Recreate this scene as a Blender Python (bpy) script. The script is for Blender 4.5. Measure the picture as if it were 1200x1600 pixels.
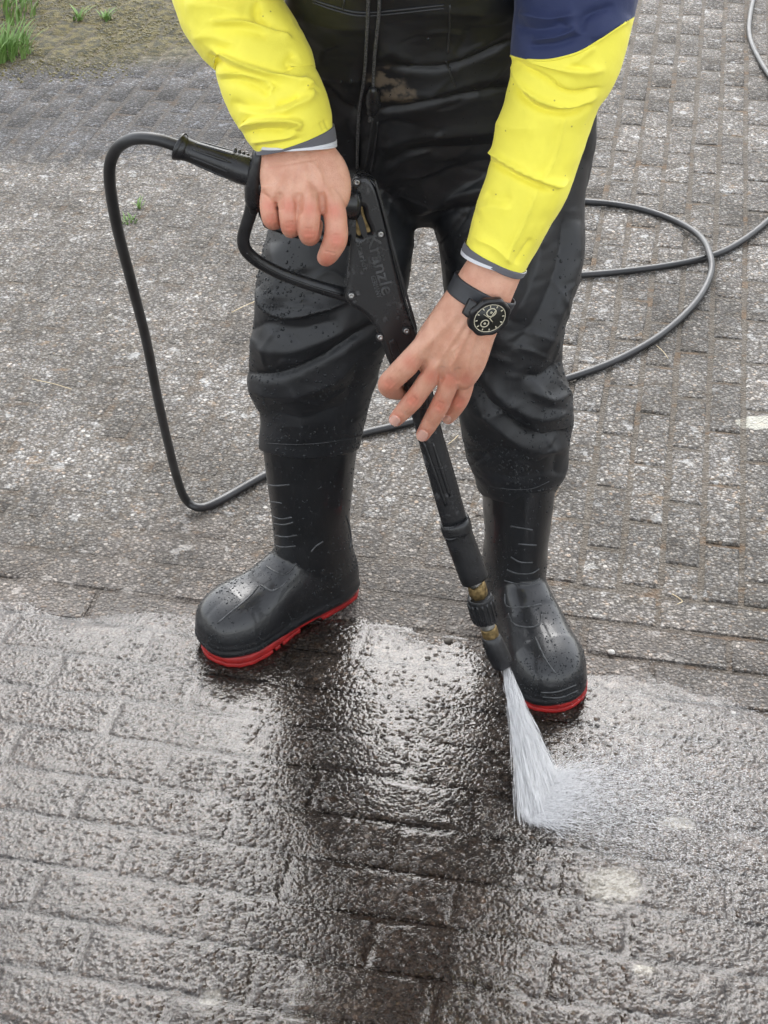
import bpy, math, random
import numpy as np
from mathutils import Vector, Matrix
from mathutils.bvhtree import BVHTree

random.seed(4); rng = np.random.default_rng(4)
scene = bpy.context.scene
for o in list(bpy.data.objects): bpy.data.objects.remove(o)

# ------------------------------------------------------------------ camera
CAM = np.array([0., -1.65, 1.457]); FPX = 2350.0; PITCH = math.radians(37.4)
cd = bpy.data.cameras.new('camera'); cam = bpy.data.objects.new('camera', cd)
scene.collection.objects.link(cam)
cd.sensor_fit = 'VERTICAL'; cd.sensor_height = 24.0; cd.lens = FPX / 1600 * 24.0
cd.clip_start = .02; cd.clip_end = 500
cam.location = CAM; cam.rotation_euler = (math.pi/2 - PITCH, 0, 0)
scene.camera = cam

# ------------------------------------------------------------------ light
SUN_EL, SUN_AZ = math.radians(48), math.radians(1)      # azimuth from +Y (behind the man), negative = left
w = bpy.data.worlds.new('World'); scene.world = w; w.use_nodes = True
nt = w.node_tree; nt.nodes.clear()
sky = nt.nodes.new('ShaderNodeTexSky'); sky.sky_type = 'NISHITA'; sky.sun_disc = False
sky.sun_elevation = SUN_EL; sky.sun_rotation = SUN_AZ
sky.air_density = 1.2; sky.dust_density = 2.0; sky.ozone_density = 1.0; sky.altitude = 0
hs = nt.nodes.new('ShaderNodeHueSaturation'); hs.inputs['Saturation'].default_value = .22
bg = nt.nodes.new('ShaderNodeBackground'); bg.inputs['Strength'].default_value = .15
wo = nt.nodes.new('ShaderNodeOutputWorld')
nt.links.new(sky.outputs[0], hs.inputs['Color']); nt.links.new(hs.outputs[0], bg.inputs[0]); nt.links.new(bg.outputs[0], wo.inputs[0])
sl = bpy.data.lights.new('sun', 'SUN'); sun = bpy.data.objects.new('sun', sl); scene.collection.objects.link(sun)
sl.energy = .6; sl.angle = math.radians(36); sl.color = (1, .985, .965)
sd = Vector((math.sin(SUN_AZ)*math.cos(SUN_EL), math.cos(SUN_AZ)*math.cos(SUN_EL), math.sin(SUN_EL)))
sun.rotation_euler = sd.to_track_quat('Z', 'Y').to_euler(); sun.location = (0, 0, 5)
vs = scene.view_settings; vs.view_transform = 'Standard'; vs.look = 'None'; vs.gamma = 1; vs.use_curve_mapping = False
vs.exposure = 1.72
scene.cycles.max_bounces = 9; scene.cycles.diffuse_bounces = 7; scene.cycles.glossy_bounces = 3; scene.cycles.transparent_max_bounces = 12
scene.cycles.use_adaptive_sampling = True; scene.cycles.adaptive_threshold = .03

# ------------------------------------------------------------------ helpers
RT = np.array([1., 0, 0]); FW = np.array([0, math.cos(PITCH), -math.sin(PITCH)]); UP = np.array([0, math.sin(PITCH), math.cos(PITCH)])
def ray(px, py): return (px-600)/FPX*RT - (py-800)/FPX*UP + FW
def P(px, py, Y):
    d = ray(px, py); return CAM + d*(Y-CAM[1])/d[1]
def G(px, py, z=0.):
    d = ray(px, py); return CAM + d*(z-CAM[2])/d[2]
def SC(p): return FPX/np.dot(np.asarray(p)-CAM, FW)          # pixels per metre at p
def proj(V):
    v = np.asarray(V)-CAM; z = v@FW
    return np.stack([600+FPX*(v@RT)/z, 800-FPX*(v@UP)/z], -1)
def unit(v): v = np.asarray(v, float); return v/np.linalg.norm(v)

def link(o, parent=None, mat=None):
    scene.collection.objects.link(o)
    if parent is not None: o.parent = parent
    if mat is not None: o.data.materials.append(mat)
    return o
def make_mesh(name, V, F):
    V = np.ascontiguousarray(np.asarray(V, float).reshape(-1, 3)); me = bpy.data.meshes.new(name)
    if isinstance(F, np.ndarray): tot = np.full(len(F), F.shape[1], np.int32); idx = F.ravel()
    else: tot = np.array([len(f) for f in F], np.int32); idx = np.array([i for f in F for i in f])
    me.vertices.add(len(V)); me.vertices.foreach_set('co', V.ravel()); me.loops.add(len(idx)); me.loops.foreach_set('vertex_index', idx.astype(np.int32))
    me.polygons.add(len(tot)); me.polygons.foreach_set('loop_start', np.r_[0, np.cumsum(tot)[:-1]].astype(np.int32)); me.update(calc_edges=True)
    return me
def mesh_obj(name, V, F, mat=None, parent=None, smooth=True):
    me = make_mesh(name, V, F)
    if smooth: me.polygons.foreach_set('use_smooth', np.ones(len(me.polygons), bool))
    return link(bpy.data.objects.new(name, me), parent, mat)
def tag(o, label=None, cat=None, group=None, kind=None):
    for k, v in (('label', label), ('category', cat), ('group', group), ('kind', kind)):
        if v: o[k] = v
    return o
def empty(name, loc=(0, 0, 0)):
    o = bpy.data.objects.new(name, None); o.empty_display_size = .05; o.location = loc
    scene.collection.objects.link(o); return o
def join(parts):
    Vs, Fs, n = [], [], 0
    for V, F in parts:
        V = np.asarray(V).reshape(-1, 3); Vs.append(V); Fs.append(F+n if isinstance(F, np.ndarray) else [tuple(i+n for i in f) for f in F]); n += len(V)
    if all(isinstance(f, np.ndarray) for f in Fs): return np.concatenate(Vs), np.concatenate(Fs)
    return np.concatenate(Vs), [f for g in Fs for f in (g.tolist() if isinstance(g, np.ndarray) else g)]

def catmull(A, sub):
    A = np.asarray(A, float); n = len(A)
    if n == 2 or sub <= 1:
        t = np.linspace(0, n-1, (n-1)*sub+1); i = np.minimum(t.astype(int), n-2); fr = (t-i)[:, None]
        return A[i]*(1-fr)+A[i+1]*fr
    E = np.vstack([2*A[0]-A[1], A, 2*A[-1]-A[-2]]); out = []
    for i in range(n-1):
        p0, p1, p2, p3 = E[i], E[i+1], E[i+2], E[i+3]
        for k in range(sub):
            t = k/sub
            out.append(.5*((2*p1)+(-p0+p2)*t+(2*p0-5*p1+4*p2-p3)*t*t+(-p0+3*p1-3*p2+p3)*t**3))
    out.append(A[-1]); return np.array(out)

def grid_faces(n, m, cap0=True, cap1=True):
    F = []
    for i in range(n-1):
        for j in range(m):
            k = (j+1) % m
            F.append((i*m+j, i*m+k, (i+1)*m+k, (i+1)*m+j))
    if cap0: F.append(tuple(range(m-1, -1, -1)))
    if cap1: F.append(tuple((n-1)*m+j for j in range(m)))
    return F

def loft(st, nseg=32, sub=6, frame=None, ex=2.0, round_ends=False, caps=(True, True), raw=False):
    """st rows: x,y,z,a,b - a across the picture, b in depth. Real tube with elliptical rings."""
    A = catmull(np.array(st, float), sub); c = A[:, :3]; a = A[:, 3].copy(); b = A[:, 4].copy()
    if round_ends:
        k0, k1 = [], []
        t0 = unit(c[0]-c[1]); t1 = unit(c[-1]-c[-2])
        for q in (80, 60, 40, 20):
            r = math.radians(q); k0.append(np.r_[c[0]+t0*b[0]*math.sin(r), a[0]*math.cos(r), b[0]*math.cos(r)])
        for q in (20, 40, 60, 80):
            r = math.radians(q); k1.append(np.r_[c[-1]+t1*b[-1]*math.sin(r), a[-1]*math.cos(r), b[-1]*math.cos(r)])
        A = np.vstack([k0, np.c_[c, a, b], k1]); c = A[:, :3]; a = A[:, 3]; b = A[:, 4]
    n = len(c); th = np.linspace(0, 2*math.pi, nseg, endpoint=False)
    ct, stt = np.cos(th), np.sin(th)
    if ex != 2: ct = np.sign(ct)*abs(ct)**(2/ex); stt = np.sign(stt)*abs(stt)**(2/ex)
    T = np.gradient(c, axis=0); V = np.zeros((n, nseg, 3)); ps = None
    for i in range(n):
        if frame is not None: s, d = frame
        else:
            t = unit(T[i]); v = c[i]-CAM; s = np.cross(t, v)
            if np.linalg.norm(s) < 1e-3*np.linalg.norm(v): s = ps if ps is not None else RT
            s = unit(s)
            if ps is not None and np.dot(s, ps) < 0: s = -s
            ps = s; d = np.cross(s, t)
        V[i] = c[i] + np.outer(ct*a[i], s) + np.outer(stt*b[i], d)
    if raw: return V
    return V.reshape(-1, 3), grid_faces(n, nseg, *caps)

def S(px, py, Y, wpx, b=None, k=1.0):
    """station from a picture point at depth Y: half width wpx pixels, depth b metres (default round)"""
    p = P(px, py, Y); a = wpx/SC(p)
    return [p[0], p[1], p[2], a, a*k if b is None else b]

def tube(pts, r, nseg=8, sub=6, round_ends=True):
    pts = np.asarray(pts, float); c = catmull(pts, sub); n = len(c)
    T = np.gradient(c, axis=0); nrm = None; V = np.zeros((n, nseg, 3)); th = np.linspace(0, 2*math.pi, nseg, endpoint=False)
    r = np.broadcast_to(np.asarray(r, float), (len(pts),)) if np.ndim(r) else np.full(len(pts), r)
    rr = np.interp(np.linspace(0, len(pts)-1, n), np.arange(len(pts)), r)
    for i in range(n):
        t = unit(T[i])
        if nrm is None:
            nrm = np.cross(t, [0, 0, 1]);
            if np.linalg.norm(nrm) < .1: nrm = np.cross(t, [1, 0, 0])
        nrm = unit(nrm - t*np.dot(nrm, t)); bn = np.cross(t, nrm)
        V[i] = c[i] + rr[i]*(np.outer(np.cos(th), nrm)+np.outer(np.sin(th), bn))
    return V.reshape(-1, 3), grid_faces(n, nseg)

def remesh(parts, voxel, smooth=4, factor=.5):
    V, F = join(parts); me = make_mesh('tmp', V, F)
    o = bpy.data.objects.new('tmp', me); scene.collection.objects.link(o)
    m = o.modifiers.new('r', 'REMESH'); m.mode = 'VOXEL'; m.voxel_size = voxel; m.adaptivity = 0
    if smooth:
        s = o.modifiers.new('s', 'SMOOTH'); s.factor = factor; s.iterations = smooth
    dg = bpy.context.evaluated_depsgraph_get(); ev = o.evaluated_get(dg)
    m2 = bpy.data.meshes.new_from_object(ev)
    bpy.data.objects.remove(o); bpy.data.meshes.remove(me)
    V = np.zeros(len(m2.vertices)*3); m2.vertices.foreach_get('co', V); V = V.reshape(-1, 3)
    F = np.zeros(len(m2.loops), np.int32); m2.loops.foreach_get('vertex_index', F); F = F.reshape(-1, 4); bpy.data.meshes.remove(m2)
    return V, F
def normals(V, F):
    me = make_mesh('n', V, F)
    N = np.zeros(len(V)*3); me.vertices.foreach_get('normal', N); bpy.data.meshes.remove(me)
    return N.reshape(-1, 3)
# lattice noise (numpy)
def _h(ix, iy, iz, seed):
    n = (ix*374761393 + iy*668265263 + iz*2147483647 + seed*974634777) & 0xffffffff
    n = ((n ^ (n >> 13))*1274126177) & 0xffffffff
    return ((n ^ (n >> 16)) & 0xffff)/65535.0
def vnoise(Pn, scale, seed=0):
    p = np.asarray(Pn, float)*scale; i = np.floor(p).astype(np.int64); f = p-i; f = f*f*f*(f*(f*6-15)+10)
    r = 0
    for dx in (0, 1):
        for dy in (0, 1):
            for dz in (0, 1):
                wgt = (f[..., 0] if dx else 1-f[..., 0])*(f[..., 1] if dy else 1-f[..., 1])*(f[..., 2] if dz else 1-f[..., 2])
                r = r + wgt*_h(i[..., 0]+dx, i[..., 1]+dy, i[..., 2]+dz, seed)
    return r*2-1
def bumps2(x, y, scale, seed, width, lo=.3, frac=1.):
    """smooth round bumps, one per jittered cell"""
    p = np.stack([x, y], -1)*scale; i = np.floor(p).astype(np.int64); out = np.zeros(x.shape); z = np.zeros_like(i[..., 0])
    for dx in (-1, 0, 1):
        for dy in (-1, 0, 1):
            cx, cy = i[..., 0]+dx, i[..., 1]+dy; hgt = _h(cx, cy, z, seed+13); on = _h(cx, cy, z, seed+17) < frac
            d2 = (p[..., 0]-cx-_h(cx, cy, z, seed))**2+(p[..., 1]-cy-_h(cx, cy, z, seed+7))**2
            out += on*(lo+(1-lo)*hgt)*np.exp(-d2/width**2)
    return out
def seg_dist(Q, pts):
    """distance in pixels of points Q to a polyline, and signed side"""
    pts = catmull(pts, 8); best = np.full(len(Q), 1e9); side = np.zeros(len(Q)); tt = np.zeros(len(Q)); n = len(pts)-1
    for k in range(n):
        a, b = pts[k], pts[k+1]; ab = b-a; L = ab@ab+1e-9
        t = np.clip(((Q-a)@ab)/L, 0, 1); d = np.hypot(*(Q-(a+t[:, None]*ab)).T); m = d < best
        best = np.where(m, d, best); tt = np.where(m, (k+t)/n, tt)
        cr = ab[0]*(Q[:, 1]-a[1])-ab[1]*(Q[:, 0]-a[0]); side = np.where(m, np.sign(cr), side)
    return best, side, tt
def sculpt(V, F, strokes, pw=2.):
    """folds pressed into the cloth: (polyline, width_px, amplitude_m, sharp side)"""
    N = normals(V, F); Q = proj(V); face = np.clip(((CAM-V)*N).sum(1)/np.linalg.norm(CAM-V, axis=1)*2.0+.45, 0, 1)
    D = np.zeros(len(V))
    for pts, wpx, amp, *sh in strokes:
        pa = np.array(pts, float); lo, hi = pa.min(0)-wpx*3.2, pa.max(0)+wpx*3.2
        ix = np.nonzero((Q[:, 0] > lo[0]) & (Q[:, 0] < hi[0]) & (Q[:, 1] > lo[1]) & (Q[:, 1] < hi[1]) & (face > 0))[0]
        if not len(ix): continue
        d, side, tt = seg_dist(Q[ix], pts); wv = np.full(len(ix), float(wpx))
        if sh: wv = np.where(side*sh[0] > 0, wpx*.35, wpx)        # steep on one side
        fade = np.clip(np.minimum(tt, 1-tt)*6, 0, 1)**.7*.85+.15
        D[ix] += amp*np.exp(-(d/wv)**pw)*fade
    return V + N*(D*face)[:, None]

def hitpath(bvh, px, off=0.0, sub=6):
    """points on a surface under a picture polyline"""
    out = []
    for x, y in catmull(px, sub):
        d = unit(ray(x, y)); h = bvh.ray_cast(Vector(CAM), Vector(d))
        if h[0] is not None: out.append(np.array(h[0])-d*off)
    return np.array(out)
def surf_tube(name, bvh, px, r, mat, parent, off=None, nseg=6, sub=6):
    p = hitpath(bvh, px, r*.5 if off is None else off, sub)
    if len(p) < 3: return None
    for _ in range(2): p[1:-1] = (p[:-2]+2*p[1:-1]+p[2:])/4
    V, F = tube(p, r, nseg, 1); return mesh_obj(name, V, F, mat, parent)
def bvh_of(V, F): return BVHTree.FromPolygons(V.tolist(), F.tolist() if isinstance(F, np.ndarray) else F)

# ------------------------------------------------------------------ materials
class NB:
    def __init__(s, name):
        s.m = bpy.data.materials.new(name); s.m.use_nodes = True; s.t = s.m.node_tree; s.t.nodes.clear()
        s.out = s.n('ShaderNodeOutputMaterial'); s.p = s.n('ShaderNodeBsdfPrincipled'); s.l(s.p.outputs[0], s.out.inputs[0])
    def n(s, t, **k):
        x = s.t.nodes.new(t)
        for a, b in k.items(): setattr(x, a, b)
        return x
    def l(s, a, b): s.t.links.new(a, b)
    def put(s, v, sock):
        if isinstance(v, bpy.types.NodeSocket): s.l(v, sock)
        elif isinstance(v, (tuple, list)) and len(v) == 3 and sock.type == 'RGBA': sock.default_value = (*v, 1)
        else: sock.default_value = v
    def pos(s): return s.n('ShaderNodeNewGeometry').outputs['Position']
    def math(s, op, a, b=0., c=0., clamp=False):
        x = s.n('ShaderNodeMath', operation=op, use_clamp=clamp)
        for i, v in enumerate((a, b, c)): s.put(v, x.inputs[i])
        return x.outputs[0]
    def mix(s, f, a, b, mode='MIX'):
        x = s.n('ShaderNodeMix', data_type='RGBA', blend_type=mode); s.put(f, x.inputs[0]); s.put(a, x.inputs[6]); s.put(b, x.inputs[7]); return x.outputs[2]
    def noise(s, v, sc, det=3., rough=.55):
        x = s.n('ShaderNodeTexNoise'); s.l(v, x.inputs['Vector']); x.inputs['Scale'].default_value = sc; x.inputs['Detail'].default_value = det; x.inputs['Roughness'].default_value = rough; return x.outputs[0]
    def vor(s, v, sc, feat='F1', rnd=1.):
        x = s.n('ShaderNodeTexVoronoi', feature=feat); s.l(v, x.inputs['Vector']); x.inputs['Scale'].default_value = sc; x.inputs['Randomness'].default_value = rnd; return x
    def sstep(s, v, lo, hi):
        x = s.n('ShaderNodeMapRange', interpolation_type='SMOOTHSTEP'); s.put(v, x.inputs[0]); s.put(lo, x.inputs[1]); s.put(hi, x.inputs[2]); return x.outputs[0]
    def ramp(s, v, stops, const=False):
        x = s.n('ShaderNodeValToRGB'); s.l(v, x.inputs[0]); e = x.color_ramp.elements
        if const: x.color_ramp.interpolation = 'CONSTANT'
        while len(e) < len(stops): e.new(.5)
        for q, (p, c) in zip(e, stops): q.position = p; q.color = (*c, 1) if len(c) == 3 else c
        return x.outputs[0]
    def bump(s, h, st, dist, nrm=None):
        x = s.n('ShaderNodeBump'); s.put(h, x.inputs['Height']); s.put(st, x.inputs['Strength']); x.inputs['Distance'].default_value = dist
        if nrm is not None: s.l(nrm, x.inputs['Normal'])
        return x.outputs[0]
    def set(s, **k):
        for a, v in k.items(): s.put(v, s.p.inputs[a.replace('_', ' ')])
        return s.m

def simple(name, col, rough, metal=0., nscale=0., namp=.2, bump=0., bscale=300, spec=.5, coat=0.):
    b = NB(name); p = b.pos(); c = col
    if nscale:
        n = b.noise(p, nscale, 4); c = b.mix(b.sstep(n, .3, .75), tuple(x*(1-namp) for x in col), tuple(min(1, x*(1+namp)) for x in col))
        b.p.inputs['Roughness'].default_value = rough
        b.l(b.math('MULTIPLY_ADD', b.noise(p, nscale*1.7, 3), .25, rough-.125), b.p.inputs['Roughness'])
    else: b.p.inputs['Roughness'].default_value = rough
    b.put(c, b.p.inputs['Base Color']); b.p.inputs['Metallic'].default_value = metal
    b.p.inputs['Specular IOR Level'].default_value = spec; b.p.inputs['Coat Weight'].default_value = coat
    if bump: b.l(b.bump(b.noise(p, bscale, 3), bump, .001), b.p.inputs['Normal'])
    return b.m

def ground_material(name, joint=False):
    b = NB(name); p = b.pos()
    sx = b.n('ShaderNodeSeparateXYZ'); b.l(p, sx.inputs[0]); X, Y = sx.outputs[0], sx.outputs[1]
    # where the jet has wetted the paving: a curved tide line across the yard
    yb = b.math('ADD', b.math('MULTIPLY', b.math('MULTIPLY', X, X), -.19), b.math('MULTIPLY_ADD', X, -.21, -.026))
    dy = b.math('SUBTRACT', yb, Y)
    n1 = b.noise(p, 8, 3); n2 = b.noise(p, 42, 3)
    dyn = b.math('ADD', dy, b.math('MULTIPLY_ADD', n1, .05, b.math('MULTIPLY_ADD', n2, .03, -.04)))
    wet = b.sstep(dyn, -.045, .02)
    damp = b.math('MULTIPLY', b.sstep(b.math('ADD', dy, b.math('MULTIPLY_ADD', n1, .5, -.25)), -.30, .03), .68)
    # washed aggregate: small stones set in grey mortar
    v1 = b.vor(p, 185); v2 = b.vor(p, 95); fn = b.noise(p, 430, 1.5)
    c1 = b.n('ShaderNodeSeparateColor'); b.l(v1.outputs['Color'], c1.inputs[0])
    c2 = b.n('ShaderNodeSeparateColor'); b.l(v2.outputs['Color'], c2.inputs[0])
    stones = b.ramp(c1.outputs[0], [(0, (.06, .055, .05)), (.25, (.13, .122, .112)), (.5, (.21, .2, .187)), (.75, (.30, .288, .27)), (.93, (.44, .425, .4)), (1, (.62, .605, .57))])
    fine = b.ramp(fn, [(.3, (.06, .055, .048)), (.5, (.21, .2, .187)), (.7, (.46, .445, .42))])
    base = b.mix(.45, stones, fine)
    tint = b.ramp(c1.outputs[1], [(0, (1, .96, .9)), (.45, (.98, .98, 1.0)), (.85, (1, .98, .95)), (1, (1.1, .92, .76))])
    base = b.mix(1., base, tint, 'MULTIPLY')
    gap = b.sstep(v1.outputs['Distance'], .66, .36)
    base = b.mix(gap, b.mix(1., base, (.45, .43, .41), 'MULTIPLY'), base)
    big = b.math('MULTIPLY', b.math('GREATER_THAN', c2.outputs[0], .94), b.sstep(v2.outputs['Distance'], .40, .28))
    base = b.mix(b.math('MULTIPLY', big, .8), base, b.ramp(c2.outputs[1], [(0, (.5, .47, .43)), (.6, (.62, .6, .56)), (.85, (.42, .3, .2)), (1, (.7, .68, .64))]))
    # weathering: mottling, pale lichen, ochre algae, dark dirt
    mp = b.n('ShaderNodeMapping'); b.l(p, mp.inputs[0]); mp.inputs['Rotation'].default_value = (0, 0, math.radians(11)); mp.inputs['Scale'].default_value = (.28, 1, 1)
    mot = b.noise(p, 4.2, 5, .62); mot2 = b.math('ADD', b.math('MULTIPLY', b.noise(mp.outputs[0], 24, 4, .62), .6), b.math('MULTIPLY', b.noise(p, 13, 3), .4))
    base = b.mix(b.sstep(mot, .33, .68), b.mix(1., base, (.66, .645, .615), 'MULTIPLY'), b.mix(1., base, (1.28, 1.27, 1.25), 'MULTIPLY'))
    base = b.mix(b.math('MULTIPLY', b.sstep(mot2, .50, .64), .8), base, b.mix(1., base, (.60, .555, .49), 'MULTIPLY'))
    lich = b.math('MULTIPLY', b.sstep(b.noise(p, 27, 4, .68), .59, .645), b.sstep(mot, .36, .58))
    base = b.mix(b.math('MULTIPLY', lich, .75), base, b.mix(.45, (.74, .74, .71), base))
    och = b.math('MULTIPLY', b.sstep(mot2, .44, .36), b.sstep(n2, .5, .66))
    base = b.mix(b.math('MULTIPLY', och, .55), base, (.27, .17, .085))
    def spot(x, y, rx, ry, lo=.75, hi=1.15, amp=1.0):
        d = b.math('SQRT', b.math('ADD', b.math('POWER', b.math('DIVIDE', b.math('SUBTRACT', X, x), rx), 2.), b.math('POWER', b.math('DIVIDE', b.math('SUBTRACT', Y, y), ry), 2.)))
        d = b.math('ADD', d, b.math('MULTIPLY_ADD', n2, amp, -.5*amp))
        return b.sstep(d, hi, lo)
    # grey rubbed strip and moss stain at the back left, pale lichen discs
    g1 = G(150, 165); base = b.mix(b.math('MULTIPLY', spot(g1[0], g1[1], .62, .34), .9), base, b.mix(1., base, (.46, .485, .55), 'MULTIPLY'))
    g2 = G(150, 45); base = b.mix(b.math('MULTIPLY', spot(g2[0]-.1, g2[1]+.14, .8, .44), .92), base, b.mix(b.sstep(n2, .40, .62), (.04, .037, .014), (.14, .112, .03)))
    for (qx, qy, rx, ry) in ((1190, 660, .05, .022),):
        g = G(qx, qy); base = b.mix(b.math('MULTIPLY', spot(g[0], g[1], rx, ry, .8, 1.0, .7), .85), base, b.mix(.3, (.66, .64, .54), base))
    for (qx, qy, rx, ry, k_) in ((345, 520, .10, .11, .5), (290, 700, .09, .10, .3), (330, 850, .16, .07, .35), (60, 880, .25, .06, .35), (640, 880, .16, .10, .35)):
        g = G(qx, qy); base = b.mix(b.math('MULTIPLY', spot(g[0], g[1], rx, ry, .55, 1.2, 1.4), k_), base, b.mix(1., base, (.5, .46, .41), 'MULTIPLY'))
    right = b.sstep(b.math('ADD', X, b.math('MULTIPLY_ADD', n1, .5, -.25)), .0, .36)
    if joint:
        dirt = b.mix(n2, (.06, .048, .033), (.17, .14, .105))
        dirt = b.mix(b.math('MULTIPLY', b.sstep(mot2, .54, .62), .6), dirt, (.2, .11, .045))
        base = b.mix(b.math('MULTIPLY_ADD', right, .36, .32), base, dirt)
    else:
        oi = b.n('ShaderNodeObjectInfo'); rr = b.math('MULTIPLY_ADD', b.math('SUBTRACT', oi.outputs['Random'], .5), b.math('MULTIPLY_ADD', right, .22, .05), 1.)
        cc = b.n('ShaderNodeCombineColor'); [b.l(rr, cc.inputs[i]) for i in range(3)]
        base = b.mix(1., base, cc.outputs[0], 'MULTIPLY')
    base = b.mix(1., base, (.78, .79, .81), 'MULTIPLY')
    dark = b.mix(1., base, (.48, .395, .335), 'MULTIPLY')
    base = b.mix(b.math('MAXIMUM', wet, damp), base, dark)
    for (qx, qy, rx, ry) in ((955, 1382, .036, .031), (1062, 1285, .022, .012), (1005, 1515, .014, .012), (330, 1560, .012, .010)):
        g = G(qx, qy); base = b.mix(b.math('MULTIPLY', spot(g[0], g[1], rx, ry, .6, 1.15, 1.6), b.math('MULTIPLY_ADD', fn, 1.0, .4)), base, b.mix(.3, (.5, .48, .41), stones))
    h = b.math('ADD', b.sstep(v1.outputs['Distance'], .7, .1), b.math('MULTIPLY', fn, .9))
    h = b.math('ADD', h, b.math('MULTIPLY', big, .8))
    b.l(b.bump(h, .9, .0026), b.p.inputs['Normal'])
    b.put(base, b.p.inputs['Base Color'])
    b.l(b.math('MULTIPLY_ADD', b.math('MAXIMUM', wet, b.math('MULTIPLY', damp, .7)), -.55, .9), b.p.inputs['Roughness'])
    return b.m

M = {}
M['brick'] = ground_material('washed_concrete_brick'); M['joint'] = ground_material('sanded_joint', joint=True)

def skin_material():
    b = NB('skin'); p = b.pos()
    at = b.n('ShaderNodeAttribute', attribute_name='red'); red = at.outputs['Fac']
    n = b.noise(p, 55, 4); n2 = b.noise(p, 400, 2)
    c = b.mix(b.sstep(n, .3, .7), (.57, .285, .19), (.68, .385, .27))
    c = b.mix(b.math('MULTIPLY', red, .85), c, (.60, .20, .135))
    c = b.mix(b.math('MULTIPLY', b.sstep(n2, .55, .75), .18), c, (.4, .16, .11))
    at2 = b.n('ShaderNodeAttribute', attribute_name='nail'); c = b.mix(b.math('MULTIPLY', at2.outputs['Fac'], .7), c, (.74, .48, .4))
    v = b.vor(p, 900); h = b.math('ADD', b.math('MULTIPLY', v.outputs['Distance'], .5), b.math('MULTIPLY', b.noise(p, 250, 4), 1.))
    b.l(b.bump(h, .5, .0009), b.p.inputs['Normal'])
    b.put(c, b.p.inputs['Base Color']); b.l(b.math('MULTIPLY_ADD', at2.outputs['Fac'], -.16, .46), b.p.inputs['Roughness'])
    b.p.inputs['Subsurface Weight'].default_value = .18; b.p.inputs['Subsurface Radius'].default_value = (.9, .35, .2); b.p.inputs['Subsurface Scale'].default_value = .006
    return b.m
M['skin'] = skin_material()

def waders_material():
    b = NB('black_coated_fabric'); p = b.pos()
    n = b.noise(p, 14, 5, .6)
    c = b.mix(b.sstep(n, .3, .75), (.0058, .0066, .0082), (.0135, .015, .0178))
    st = P(608, 140, -.075)                                       # dried mud splash on the bib
    sub = b.n('ShaderNodeVectorMath', operation='SUBTRACT'); b.l(p, sub.inputs[0]); sub.inputs[1].default_value = tuple(st)
    ln = b.n('ShaderNodeVectorMath', operation='MULTIPLY'); b.l(sub.outputs[0], ln.inputs[0]); ln.inputs[1].default_value = (32, 11, 34)
    le = b.n('ShaderNodeVectorMath', operation='LENGTH'); b.l(ln.outputs[0], le.inputs[0])
    ms = b.math('MULTIPLY', b.sstep(b.math('ADD', le.outputs['Value'], b.math('MULTIPLY_ADD', b.noise(p, 38, 3), 2.2, -1.1)), 1.0, .55), b.sstep(b.noise(p, 50, 3), .42, .55))
    c = b.mix(b.math('MULTIPLY', ms, .55), c, (.17, .13, .09))
    b.put(c, b.p.inputs['Base Color'])
    b.l(b.math('ADD', b.math('MULTIPLY_ADD', n, .2, .42), b.math('MULTIPLY', ms, .3)), b.p.inputs['Roughness'])
    h = b.math('ADD', b.math('MULTIPLY', b.noise(p, 130, 3), .5), b.math('MULTIPLY', b.noise(p, 900, 2), .16))
    b.l(b.bump(h, .16, .002), b.p.inputs['Normal']); b.p.inputs['Specular IOR Level'].default_value = .5; b.p.inputs['Coat Weight'].default_value = .08; b.p.inputs['Coat Roughness'].default_value = .34
    return b.m
M['waders'] = waders_material()
def cloth(name, col, rough=.75, dirt=None):
    b = NB(name); p = b.pos(); n = b.noise(p, 18, 4)
    c = b.mix(b.sstep(n, .3, .7), tuple(x*.92 for x in col), col)
    if dirt:
        v = b.vor(p, 260); cc = b.n('ShaderNodeSeparateColor'); b.l(v.outputs['Color'], cc.inputs[0])
        sp = b.math('MULTIPLY', b.math('GREATER_THAN', cc.outputs[0], .985), b.sstep(v.outputs['Distance'], .3, .2))
        c = b.mix(b.math('MULTIPLY', sp, .7), c, dirt)
    wv = b.n('ShaderNodeTexNoise'); wv.inputs['Scale'].default_value = 800; b.l(p, wv.inputs['Vector'])
    b.l(b.bump(b.math('ADD', b.math('MULTIPLY', wv.outputs[0], .3), b.math('MULTIPLY', b.noise(p, 95, 4), 1.)), .3, .0016), b.p.inputs['Normal'])
    b.put(c, b.p.inputs['Base Color']); b.p.inputs['Roughness'].default_value = rough
    b.p.inputs['Sheen Weight'].default_value = .12
    return b.m
M['yellow'] = cloth('yellow_softshell', (.92, .835, .085), .68, (.25, .2, .05))
M['navy'] = cloth('navy_softshell', (.014, .025, .088), .7)
M['greyband'] = cloth('grey_cuff_band', (.12, .12, .135), .8)
M['whiteband'] = simple('reflective_piping', (.66, .67, .7), .45)
M['rubber'] = simple('black_boot_rubber', (.0085, .0092, .0105), .36, nscale=30, bump=.22, bscale=330, coat=.35)
M['rib'] = simple('worn_rubber_rib', (.05, .052, .054), .42, nscale=120, namp=.6)
M['seam'] = simple('black_seam', (.028, .029, .031), .5, nscale=60)
M['red'] = simple('red_rubber_sole', (.30, .012, .011), .5, nscale=45, namp=.25, bump=.15)
M['plastic'] = simple('black_glass_filled_plastic', (.013, .0135, .015), .3, nscale=45, namp=.4, bump=.25, bscale=500)
M['scuffed'] = None
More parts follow.
